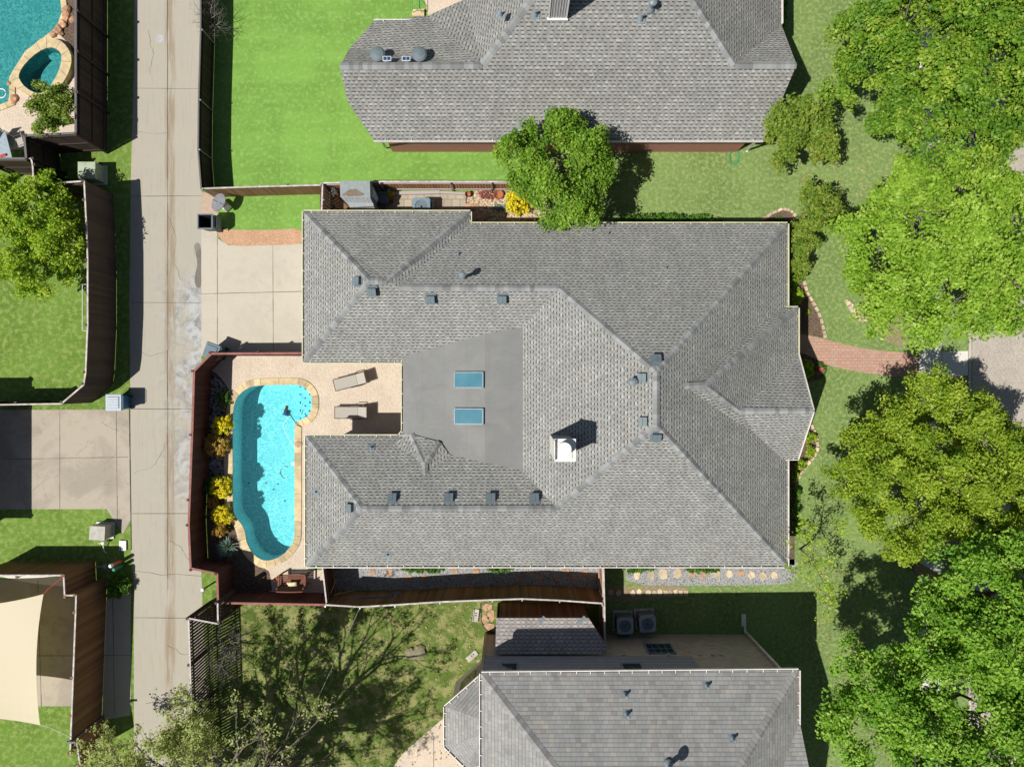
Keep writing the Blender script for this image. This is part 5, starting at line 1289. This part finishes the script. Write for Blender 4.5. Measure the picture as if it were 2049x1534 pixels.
# oval grey board with white foot
ob = thing('oval_stand', 'grey oval board leaning on a white base on the pink brick pad', 'stand', P(443, 411, 0))
m = MB(); c = P(447, 410, .25); m.box(c, (.62, .42, .45), rz=-.7, taper=.75); m.build('base', MT['white'], ob, bevel=.06)
m = MB(); c = P(437, 405, 1.0); pts = []
for k in range(20):
    t = 2 * math.pi * k / 20; v = Vector((math.cos(t) * .27, math.sin(t) * .46, 0)); v = Matrix.Rotation(-.45, 3, 'Z') @ (Matrix.Rotation(.35, 3, 'Y') @ v); pts.append(c + v)
m.face(pts); m.face([p - Vector((0, 0, .05)) for p in pts][::-1])
for k in range(20): a, b = pts[k], pts[(k + 1) % 20]; d = Vector((0, 0, .05)); m.face([b, a, a - d, b - d])
bo_ = m.build('board', MT['bin_rim'] if False else MT['cap_dark'], ob)
MT['greyboard'] = m_plain('grey_board', (.26, .27, .29), .5, .4); bo_.data.materials[0] = MT['greyboard']
m = MB(); m.bar(pts[0] + Vector((0, 0, .01)), pts[10] + Vector((0, 0, .01)), .015, .012); m.build('seam', MT['dark'], bo_)
m = MB(); m.tube([P(447, 408, .3), c], .04, 8); m.build('pole', MT['steel'], ob)
# AC units
def ac(label, px, py, rz=0, mat='bin_slate', sz=.80, h=.85, group=None):
    c = P(px, py, h); root = thing('air_conditioner', label, 'air conditioner', (c.x, c.y, 0), rz, group)
    m = MB(); m.box((0, 0, .04), (sz + .2, sz + .2, .08)); m.build('pad', MT['cap_pale'], root, local=True)
    k = sz / 2
    m = MB(); m.box((0, 0, h / 2 + .02), (sz - .04, sz - .04, h - .12), tone=.3)
    for i in range(14):
        for sx, sy in ((1, 0), (-1, 0), (0, 1), (0, -1)):
            o = -k + .05 + (sz - .1) * i / 13
            m.box((sx * (k - .01) + (o if sx == 0 else 0), sy * (k - .01) + (o if sy == 0 else 0), h / 2), (.015, .015, h - .1))
    m.build('coil', MT['bin_rim'], root, local=True)
    m = MB(); N_ = 28; zt = h
    for i in range(N_):
        a0, a1 = 2 * math.pi * i / N_, 2 * math.pi * (i + 1) / N_
        def sq(a): 
            s_ = max(abs(math.cos(a)), abs(math.sin(a))); return (math.cos(a) / s_ * k, math.sin(a) / s_ * k)
        r = k * .74; p0, p1 = sq(a0), sq(a1)
        m.face([(r * math.cos(a0), r * math.sin(a0), zt), (p0[0], p0[1], zt - .01), (p1[0], p1[1], zt - .01), (r * math.cos(a1), r * math.sin(a1), zt)])
        m.face([(p0[0], p0[1], zt - .08), (p1[0], p1[1], zt - .08), (p1[0], p1[1], zt - .01), (p0[0], p0[1], zt - .01)])
        m.face([(r * math.cos(a0), r * math.sin(a0), zt), (r * math.cos(a1), r * math.sin(a1), zt), (r * math.cos(a1), r * math.sin(a1), zt - .22), (r * math.cos(a0), r * math.sin(a0), zt - .22)])
    m.build('top_panel', MT[mat], root, local=True)
    m = MB(); m.lathe((0, 0, h - .20), [(k * .72, 0), (k * .72, .01)], 20); m.build('fan_well', MT['dark'], root, local=True)
    m = MB(); m.lathe((0, 0, h - .18), [(.10, 0), (.10, .12), (.05, .14)], 12)
    for i in range(4):
        a = i * math.pi / 2 + .4; m.box((math.cos(a) * .17, math.sin(a) * .17, h - .10), (.22, .13, .01), rz=a)
    m.build('fan', MT['vent'], root, local=True)
    m = MB()
    for i in range(5): r = k * .74 * (i + 1) / 5.5; m.tube([(r * math.cos(t), r * math.sin(t), h + .005) for t in np.linspace(0, 6.283, 22)], .004, 4)
    m.build('guard', MT['bin_rim'], root, local=True); return root
MT['ac_blue'] = m_plain('ac_blue_grey', (.17, .25, .30), .5, .4)
ac('grey-blue air conditioner by the paver patio next to the storage shed', 843, 413, 0, 'ac_blue', .86, .9)
MT['ac_dark'] = m_plain('ac_grey', (.34, .37, .38), .5, .4)
ac('left air conditioner of the shaded pair below the gravel strip', 1251, 1252, 0, 'ac_dark', .80, .85)
ac('right air conditioner of the shaded pair below the gravel strip', 1296, 1248, .06, 'ac_dark', .80, .85)
m = MB()
for x in (1269, 1286): m.tube([P(1274, 1275, .4), P(x, 1284, .5), P(x - 2, 1286, 1.0)], .03, 6); m.lathe(P(x, 1284, .9), [(.07, 0), (.07, .02)], 10)
tag(m.build('refrigerant_line', MT['ac_blue'], loc=P(1277, 1282, 0)), 'pair of insulated pipes looping from the shaded air conditioners to the wall', 'pipes')
# storage shed
sd = thing('storage_shed', 'grey plastic garden shed with a rust-brown puddle on its roof', 'shed', P(722, 395, 0))
MT['resin'] = m_plain('resin_grey', (.22, .255, .26), .5, .35, .1, 5); MT['resin_lt'] = m_plain('resin_light', (.30, .32, .33), .5, .35, .1, 8)
m = MB(); m.prism([P(690, 381, 1.2), P(744, 381, 1.2), P(752, 418, 1.2), P(704, 420, 1.2)], .02, 1.7); m.build('wall', MT['resin_lt'], sd)
m = MB(); R1 = [P(680,362,2.05), P(740,362,2.05), P(741,396,1.95), P(681,394,1.95)]
m.face([p for p in R1][::-1]); m.face([p - Vector((0, 0, .08)) for p in R1])
for i in range(4): a, b = R1[i], R1[(i + 1) % 4]; d = Vector((0, 0, .08)); m.face([a, b, b - d, a - d])
sr = m.build('roof', MT['resin'], sd)
m = MB(); F = [P(681,394,1.94), P(741,396,1.94), P(751,420,1.35), P(706,420,1.35)]; m.face(F[::-1]); m.face(F); E_ = [P(741,362,2.0), P(757,396,1.5), P(751,420,1.3), P(741,396,1.94)]; m.face(E_); m.face(E_[::-1]); m.build('roof_slope', MT['resin_lt'], sd)
m = MB()
for i in range(9):
    t = i / 8; a = F[0].lerp(F[1], t); b = F[3].lerp(F[2], t); m.bar(a + Vector((0, 0, .015)), b + Vector((0, 0, .015)), .012, .012)
m.build('rib', MT['resin'], sd)
MT['rust'] = m_plain('rust_puddle', (.17, .125, .085), .3, .4, .3, 9)
m = MB(); m.face([P(x, y, 2.05 - .1 * (y - 362) / 33 + .006) for x, y in ((683,391),(692,384),(700,379),(712,378),(720,383),(731,389),(722,392),(700,393))][::-1]); m.build('puddle', MT['rust'], sr)
# buckets and bits
def pail(label, px, py, r, h, mat, cat='bucket', name='bucket', open_=True):
    c = P(px, py, h); m = MB(); m.lathe((c.x, c.y, 0), [(r * .75, 0), (r, h)] + ([(r * 1.06, h), (r * 1.06, h - .04), (r * .96, h - .03), (r * .92, h - .02), (r * .7, .1)] if open_ else [(r * .9, h + .02)]), 20)
    return tag(m.build(name, MT[mat], loc=(c.x, c.y, 0)), label, cat)
pail('pale blue-grey tub beside the grey plastic shed', 768, 374, .28, .55, 'bin_lidgrey', 'tub', 'tub')
pail('dark round barrel below the pale tub by the shed', 766, 397, .25, .75, 'bin_slate', 'barrel', 'barrel', False)
MT['terracotta'] = m_plain('terracotta', (.36, .14, .07), .8, .2)
pail('empty terracotta pot at the corner of the paver patio', 936, 388, .14, .28, 'terracotta', 'flower pot', 'flower_pot')
pail('small terracotta pot in the shadow next to the shed', 783, 403, .10, .2, 'terracotta', 'flower pot', 'flower_pot')
pail('wide terracotta bowl among the red succulents', 998, 389, .22, .2, 'terracotta', 'flower pot', 'flower_pot')
pail('small brown pot standing left of the garden bench', 551, 1159, .10, .22, 'terracotta', 'flower pot', 'flower_pot')
bush('small yellow plant in the shade right of the shed tub', 781, 389, 8, .35, LF['yellow'], 70, dens=.5)
m = MB(); 
for a, b, t in (((664,378),(674,392),.05),((660,372),(668,384),.04)): m.bar(P(*a, 1.0), P(*b, .4), t, t)
tag(m.build('timber_offcut', MT['white_dirty'], loc=P(668, 382, 0)), 'pale leaning sticks left of the grey plastic shed', 'sticks')
m = MB(); c = P(669, 386, .5); m.box(c, (.26, .34, .5), rz=.3, taper=.7); m.box(c + Vector((.02, .1, .3)), (.16, .18, .2), rz=.5)
tag(m.build('plastic_jug', MT['white'], loc=P(669, 386, 0), bevel=.04), 'white plastic container in the corner left of the grey shed', 'container')
MT['redplastic'] = m_plain('red_plastic', (.5, .04, .03), .5)
m = MB(); m.box(P(675, 393, .5), (.2, .1, .12), rz=-.2); m.box(P(672, 390, .46), (.12, .1, .3)); tag(m.build('red_tray', MT['redplastic'], loc=P(675, 393, 0)), 'small red tray beside the white container by the shed', 'tray')
m = MB(); m.bar(P(670, 398, .3), P(694, 418, .25), .3, .04); m.bar(P(664, 404, .3), P(684, 420, .3), .14, .03); tag(m.build('plank', MT['f_warm'], loc=P(680, 408, 0)), 'brown boards lying in the shade under the left side of the shed', 'boards')
# long low timber along the paver patio
m = MB(); m.bar(P(738,388,.08), P(880,385,.08), .16, .14); m.bar(P(880,385,.08), P(934,388,.08), .12, .12); tag(m.build('garden_timber', MT['f_grey'], loc=P(830, 386, 0)), 'weathered timber edging between paver patio and orange picket fence', 'timber')

# ------------------------------------------------------------------ loungers, bench, chairs
MT['sling'] = m_plain('sling_tan', (.40, .37, .32), .85, .2, .05, 14); MT['frame_dk'] = m_plain('frame_bronze', (.085, .07, .06), .5, .4)
def lounger(label, px, py, rz, group=None):
    c = P(px, py, .35); root = thing('sun_lounger', label, 'sun lounger', (c.x, c.y, 0), rz, group)
    W_ = .60; hz = .34
    m = MB(); m.box((-.32, 0, hz), (1.12, W_ - .07, .02)); m.build('seat', MT['sling'], root, local=True)
    A_ = .62; bx, bz = .24, hz
    ex, ez = bx + .62 * math.cos(A_), bz + .62 * math.sin(A_) * 1.0
    m = MB(); m.bar((bx + .02, 0, bz + .01), (ex, 0, ez), W_ - .07, .02); m.build('backrest', MT['sling'], root, local=True)
    for s_ in (-1, 1):
        y = s_ * (W_ / 2 - .01)
        m = MB(); m.tube([(-.90, y, hz), (bx, y, hz), (ex + .02, y, ez + .01)], .02, 6); m.tube([(bx, y, hz), (.62, y, hz - .02)], .02, 6); m.build('side_rail', MT['frame_dk'], root, local=True)
        m = MB(); m.tube([(-.12, y * 1.06, hz), (-.06, y * 1.14, .55), (.34, y * 1.14, .56), (.50, y * 1.08, hz)], .02, 6); m.build('armrest', MT['frame_dk'], root, local=True)
        for x in (-.80, .45): m = MB(); m.tube([(x, y, hz), (x + (.06 if x > 0 else -.04), y, 0)], .02, 6); m.build('leg', MT['frame_dk'], root, local=True)
    m = MB(); m.tube([(-.90, -W_ / 2, hz), (-.90, W_ / 2, hz)], .02, 6); m.tube([(ex + .02, -W_ / 2, ez + .01), (ex + .02, W_ / 2, ez + .01)], .02, 6); m.tube([(bx, -W_ / 2, hz - .03), (bx, W_ / 2, hz - .03)], .018, 6); m.tube([(.46, -W_ / 2, hz - .1), (.46, W_ / 2, hz - .1)], .015, 6); m.tube([(.38, -W_ / 2 + .05, hz - .08), (.5, 0, .48)], .012, 5); m.build('crossbar', MT['frame_dk'], root, local=True)
    return root
lounger('upper tan sling sun lounger, turned slightly, right of the pool', 704, 762, math.radians(14))
lounger('lower tan sling sun lounger, parallel to the house, right of the pool', 706, 825, math.radians(0))
MT['redwood'] = m_wood('bench_redwood', (.17, .07, .045), (.25, .11, .075))
bn = thing('garden_bench', 'red-brown slatted garden bench facing the pool at the patio end', 'bench', P(592, 1154, 0))
bx0 = P(592, 1154, 0)
m = MB()
for i in range(6): m.box((bx0.x, bx0.y + .22 - i * .085, .45), (1.28, .07, .025), tone=random.random())
m.build('seat', MT['redwood'], bn)
m = MB()
for i in range(15): m.bar((bx0.x - .58 + i * .083, bx0.y - .26, .46), (bx0.x - .58 + i * .083, bx0.y - .42, .98 + .05 * math.sin(math.pi * i / 14)), .05, .02, tone=random.random())
m.tube([(bx0.x - .64 + i * .16, bx0.y - .43, .99 + .06 * math.sin(math.pi * i / 8)) for i in range(9)], .035, 6); m.bar((bx0.x - .63, bx0.y - .27, .5), (bx0.x + .63, bx0.y - .27, .5), .04, .06); m.build('backrest', MT['redwood'], bn)
for s_ in (-1, 1):
    m = MB(); m.box((bx0.x + s_ * .64, bx0.y - .03, .66), (.08, .58, .03)); m.build('armrest', MT['redwood'], bn)
    for yy, hh in ((.22, .65), (-.30, .95)): m = MB(); m.box((bx0.x + s_ * .64, bx0.y + yy, hh / 2), (.06, .06, hh)); m.build('leg', MT['redwood'], bn)
MT['cushion'] = m_plain('cushion_cream', (.62, .54, .32), .9, .1, .25, 9)
bm = bmesh.new(); bmesh.ops.create_cube(bm, size=1); bmesh.ops.subdivide_edges(bm, edges=bm.edges, cuts=4, use_grid_fill=True)
for v in bm.verts:
    r = max(abs(v.co.x), abs(v.co.y)) * 2; k = 1 - .8 * r ** 4; v.co.z *= k; v.co = Vector((v.co.x * .50 * (1 - .1 * (1 - abs(v.co.y) * 2) * abs(v.co.x) * 2), v.co.y * .34, v.co.z * .17))
me = bpy.data.meshes.new('cushion'); bm.to_mesh(me); bm.free(); me.materials.append(MT['cushion']); me.polygons.foreach_set('use_smooth', [True] * len(me.polygons))
o = bpy.data.objects.new('cushion', me); COL.objects.link(o); o.location = (bx0.x + .03, bx0.y - .2, .60); o.rotation_euler = (.7, 0, .06); tag(o, 'cream and yellow scatter cushion lying on the garden bench', 'cushion')
def chair(label, px, py, rz, group=None):
    c = P(px, py, .4); root = thing('patio_chair', label, 'chair', (c.x, c.y, 0), rz, group)
    m = MB(); m.box((0, 0, .42), (.46, .46, .03)); m.build('seat', MT['sling'], root, local=True, bevel=.02)
    m = MB(); m.bar((.22, 0, .45), (.34, 0, .9), .42, .02); m.build('backrest', MT['sling'], root, local=True)
    for s_ in (-1, 1):
        m = MB(); m.tube([(.33, s_ * .24, .88), (.22, s_ * .25, .62), (-.2, s_ * .27, .62), (-.24, s_ * .25, 0)], .016, 6); m.tube([(.22, s_ * .24, .42), (.3, s_ * .24, 0)], .016, 6); m.build('frame', MT['frame_dk'], root, local=True)
    return root
chair('patio chair pulled up to the table, nearest the hot tub', 22, 283, math.radians(150), )
chair('patio chair at the table corner against the near-black fence', 44, 284, math.radians(20))
chair('patio chair at the left picture edge by the corner pool fence', 4, 275, math.radians(100))
tb = thing('patio_table', 'grey rectangular patio table cut by the left picture edge', 'table', P(-4, 297, 0)); m = MB(); m.box(P(0, 294, .72), (.9, 1.5, .03), rz=.25); m.build('tabletop', MT['bin_lidgrey'], tb, bevel=.01)
for sx, sy in ((-1, -1), (1, -1), (-1, 1), (1, 1)):
    m = MB(); q = P(0, 294, .72); m.tube([(q.x + sx * .38, q.y + sy * .6, 0), (q.x + sx * .38, q.y + sy * .6, .7)], .02, 6); m.build('leg', MT['frame_dk'], tb)
m = MB(); m.box(P(6, 311, .78), (.32, .12, .06), rz=.3); tag(m.build('towel', MT['redplastic'], loc=P(6, 311, .75), bevel=.02), 'small red folded cloth on the corner of the grey patio table', 'cloth')
# pool tools leaning along the cedar fence
tp = thing('telescopic_pole', 'long blue pool pole lying level along the cedar fence', 'pool pole', P(720, 1196, 0)); m = MB(); m.tube([P(664, 1197, 1.0), P(700, 1196, 1.0)], .05, 8); m.build('grip', MT['bin_lidgrey'], tp)
MT['bluepole'] = m_plain('pole_blue', (.03, .16, .40), .4, .5); m = MB(); m.tube([P(700, 1196, 1.0), P(783, 1193, 1.0)], .032, 8); m.build('pole', MT['bluepole'], tp)
m = MB(); c = P(791, 1191, 1.0); m.tube([(c.x + .16 * math.cos(t), c.y + .16 * math.sin(t), 1.0) for t in np.linspace(0, 6.283, 18)], .035, 6); m.build('net_ring', MT['bluepole'], tp)
m = MB(); m.tube([P(668, 1190, 1.3), P(708, 1180, .3)], .015, 5); m.tube([P(662, 1186, 1.3), P(672, 1160, .2)], .02, 5); m.tube([P(660, 1190, 1.2), P(668, 1166, .2)], .02, 5)
tag(m.build('garden_tool', MT['cap_pale'], loc=P(670, 1180, 0)), 'thin pale tool handles leaning in the corner by the cross fence', 'tools')
# hose ring on the lawn, shade sail, splash blocks, stump, coil
m = MB()
for k in range(3): r = .22 + .02 * k; cc = P(1468, 315, 0); m.tube([(cc.x + r * .9 * math.cos(t), cc.y + r * 1.5 * math.sin(t), .03 + .015 * k) for t in np.linspace(0, 6.283, 26)], .014, 5)
MT['hosegreen'] = m_plain('hose_green', (.05, .30, .14), .5, .4); tag(m.build('garden_hose', MT['hosegreen'], loc=P(1468, 315, 0)), 'thin green garden hose coiled on the lawn under the red brick wall', 'hose')
m = MB()
for k in range(4): r = .24 + .03 * k; cc = P(974, 1333, 0); m.tube([(cc.x + r * .8 * math.cos(t), cc.y + r * math.sin(t), .04 + .03 * k) for t in np.linspace(0, 6.283, 26)], .022, 6)
tag(m.build('garden_hose', MT['dark'], loc=P(974, 1333, 0)), 'black hose coil beside the lean-to at the house corner', 'hose')
m = MB(); m.tube([P(x, y, .03) for x, y in ((962,1206),(962,1225),(963,1240),(967,1252),(975,1261),(985,1265),(995,1268))], .022, 6); tag(m.build('edging_strip', MT['dark'], loc=P(965, 1240, 0)), 'curved black lawn edging round the orange flagstones', 'edging')
for x, y, rz, lb in ((952,1231,-.12,'white splash block on the lawn beside the orange flagstones'),(944,1312,-.85,'tilted white splash block at the end of the downspout by the bay')):
    m = MB(); c = P(x, y, .06); R = Matrix.Rotation(rz, 3, 'Z')
    m.box((c.x, c.y, .03), (.27, .62, .04), rz=rz)
    for s_ in (-1, 1): v = R @ Vector((s_ * .125, 0, 0)); m.box((c.x + v.x, c.y + v.y, .07), (.03, .62, .08), rz=rz)
    for k in (.12, .0, ): v = R @ Vector((0, k, 0)); m.box((c.x + v.x, c.y + v.y, .055), (.08, .04, .02), rz=rz, mi=1)
    tag(m.build('splash_block', [MT['util_grey'], MT['dark']], loc=(c.x, c.y, 0)), lb, 'splash block')
rock('tree_stump', 822, 1307, .38, 'rockgrey', 'mossy grey-brown stump remains on the patchy lawn, left lump', 'stump', None, 71, .35)
rock('tree_stump', 838, 1303, .40, 'rock', 'mottled stump remains on the patchy lawn, right lump', 'stump', None, 72, .4)
bpy.data.objects['tree_stump.001'].data.materials[0] = m_ground('stump', (.22, .18, .11), (.30, .27, .20), (.16, .17, .08), 4, 14, 40, .5); bpy.data.objects['tree_stump'].data.materials[0] = bpy.data.objects['tree_stump.001'].data.materials[0]
# shade sail
MT['sail'] = m_leaf('sail_cloth', [(.66, .575, .40), (.70, .61, .43)], .25); MT['sail_w'] = m_leaf('sail_white', [(.78, .77, .73), (.8, .79, .75)], .2)
sl = thing('shade_sail', 'large cream shade sail stretched over the bottom left yard', 'shade sail', P(20, 1330, 0))
def sail(corners, sag, mat, root, name='canopy', N_=14):
    m = MB(); c = [P(*k) for k in corners]; g_ = []
    for i in range(N_ + 1):
        row = []
        for j in range(N_ + 1):
            u, v = i / N_, j / N_
            # concave edges
            uu = .5 + (u - .5) * (1 - sag * 4 * v * (1 - v)); v2 = .5 + (v - .5) * (1 - sag * 4 * u * (1 - u))
            p = c[0].lerp(c[1], uu).lerp(c[3].lerp(c[2], uu), v2); p = p + Vector((0, 0, -.12 * 16 * u * (1 - u) * v * (1 - v))); row.append(p)
        g_.append(row)
    for i in range(N_):
        for j in range(N_): m.face([g_[i][j], g_[i][j + 1], g_[i + 1][j + 1], g_[i + 1][j]], tone=.5)
    return m.build(name, mat, root, smooth=True)
sail([(-175,1215,2.4),(87,1188,2.0),(80,1450,2.35),(-170,1440,2.8)], .085, MT['sail'], sl)
m = MB(); m.tube([P(87,1188,2.0), P(98, 1176, 2.1), P(128, 1152, 2.5)], .012, 5); m.build('strap', MT['redplastic'], sl)
m = MB(); m.tube([P(80,1450,2.35), P(100,1455,2.4), P(143, 1475, 2.45)], .012, 5); m.build('strap', MT['steel'], sl)
m = MB(); q = P(143,1484,2.5); m.box((q.x, q.y, 2.5), (.44, .09, .08)); m.box((q.x, q.y, 1.25), (.1, .1, 2.5)); m.build('post', MT['cap_dark'], sl)
# step box and frame by the top patio
m = MB(); c = P(837, 26, .1); m.box((c.x, c.y, .08), (.6, .36, .16)); tag(m.build('step_slab', MT['coping'], loc=(c.x, c.y, 0), bevel=.01), 'small tan slab at the lawn edge by the red brick house patio', 'step')
m = MB()
for x in (825, 842): m.tube([P(x, -20, .5), P(x, 18, .5)], .015, 5)
m.tube([P(825, 18, .5), P(842, 18, .5)], .015, 5); m.tube([P(825, -10, .5), P(842, 10, .5)], .012, 5)
for x in (825, 842): m.tube([P(x, 18, .5), P(x, 18, .5) * 1 - Vector((0, 0, .5))], .015, 5)
tag(m.build('wire_frame', MT['hosegreen'], loc=P(833, 5, 0)), 'thin green metal frame above the small tan slab', 'frame')
# overhead wire from the cedar fence to the just-leafing tree
m = MB(); a, b = P(721, 1213, 2.3), P(582, 1510, 3.6); m.tube([a.lerp(b, t) - Vector((0, 0, .25 * math.sin(math.pi * t))) for t in np.linspace(0, 1, 14)], .007, 4)
tag(m.build('overhead_wire', MT['cap_pale'], loc=a), 'thin pale wire crossing the patchy lawn from fence to tree', 'wire')
# metal bracket frame on the left fence
m = MB(); m.tube([P(172,569,2.2), P(165,569,2.2), P(165,662,2.2), P(172,662,2.2)], .018, 6); tag(m.build('metal_bar', MT['white'], loc=P(165, 615, 2.2)), 'thin white bar fixed to the top of the curved left fence', 'bar')
# red wagon-like box by the bay, cover plates in the lawn
m = MB(); m.box(P(936, 1355, .5), (.28, .16, .3), rz=.8); tag(m.build('red_box', MT['redplastic'], loc=P(936, 1355, 0), bevel=.01), 'small rust-red box beside the bay window', 'box')
m = MB(); c = P(1556, 1278, 0); m.lathe((c.x, c.y, .0), [(.1, .0), (.1, .03)], 16); tag(m.build('valve_cover', MT['hosegreen'], loc=(c.x, c.y, 0)), 'round green valve cover in the shaded side lawn', 'cover')
for x, y, lb in ((327,76,'patched manhole spot near the top of the alley'),):
    m = MB(); c = P(320, 77, 0); m.lathe((c.x, c.y, L[2] - .004), [(.22, .0), (.21, .006)], 24); tag(m.build('manhole_cover', MT['alley_stain'], loc=(c.x, c.y, 0)), lb, 'cover')
litter('leaf_litter', [(1600, 1100), (1880, 1534)], 900, .05, 'dryleaf', .02, 5)
litter('leaf_litter', [(1600, 300), (1880, 470)], 500, .05, 'dryleaf', .02, 6)
litter('leaf_litter', [(480, 1210), (980, 1534)], 900, .05, 'dryleaf', .02, 7)
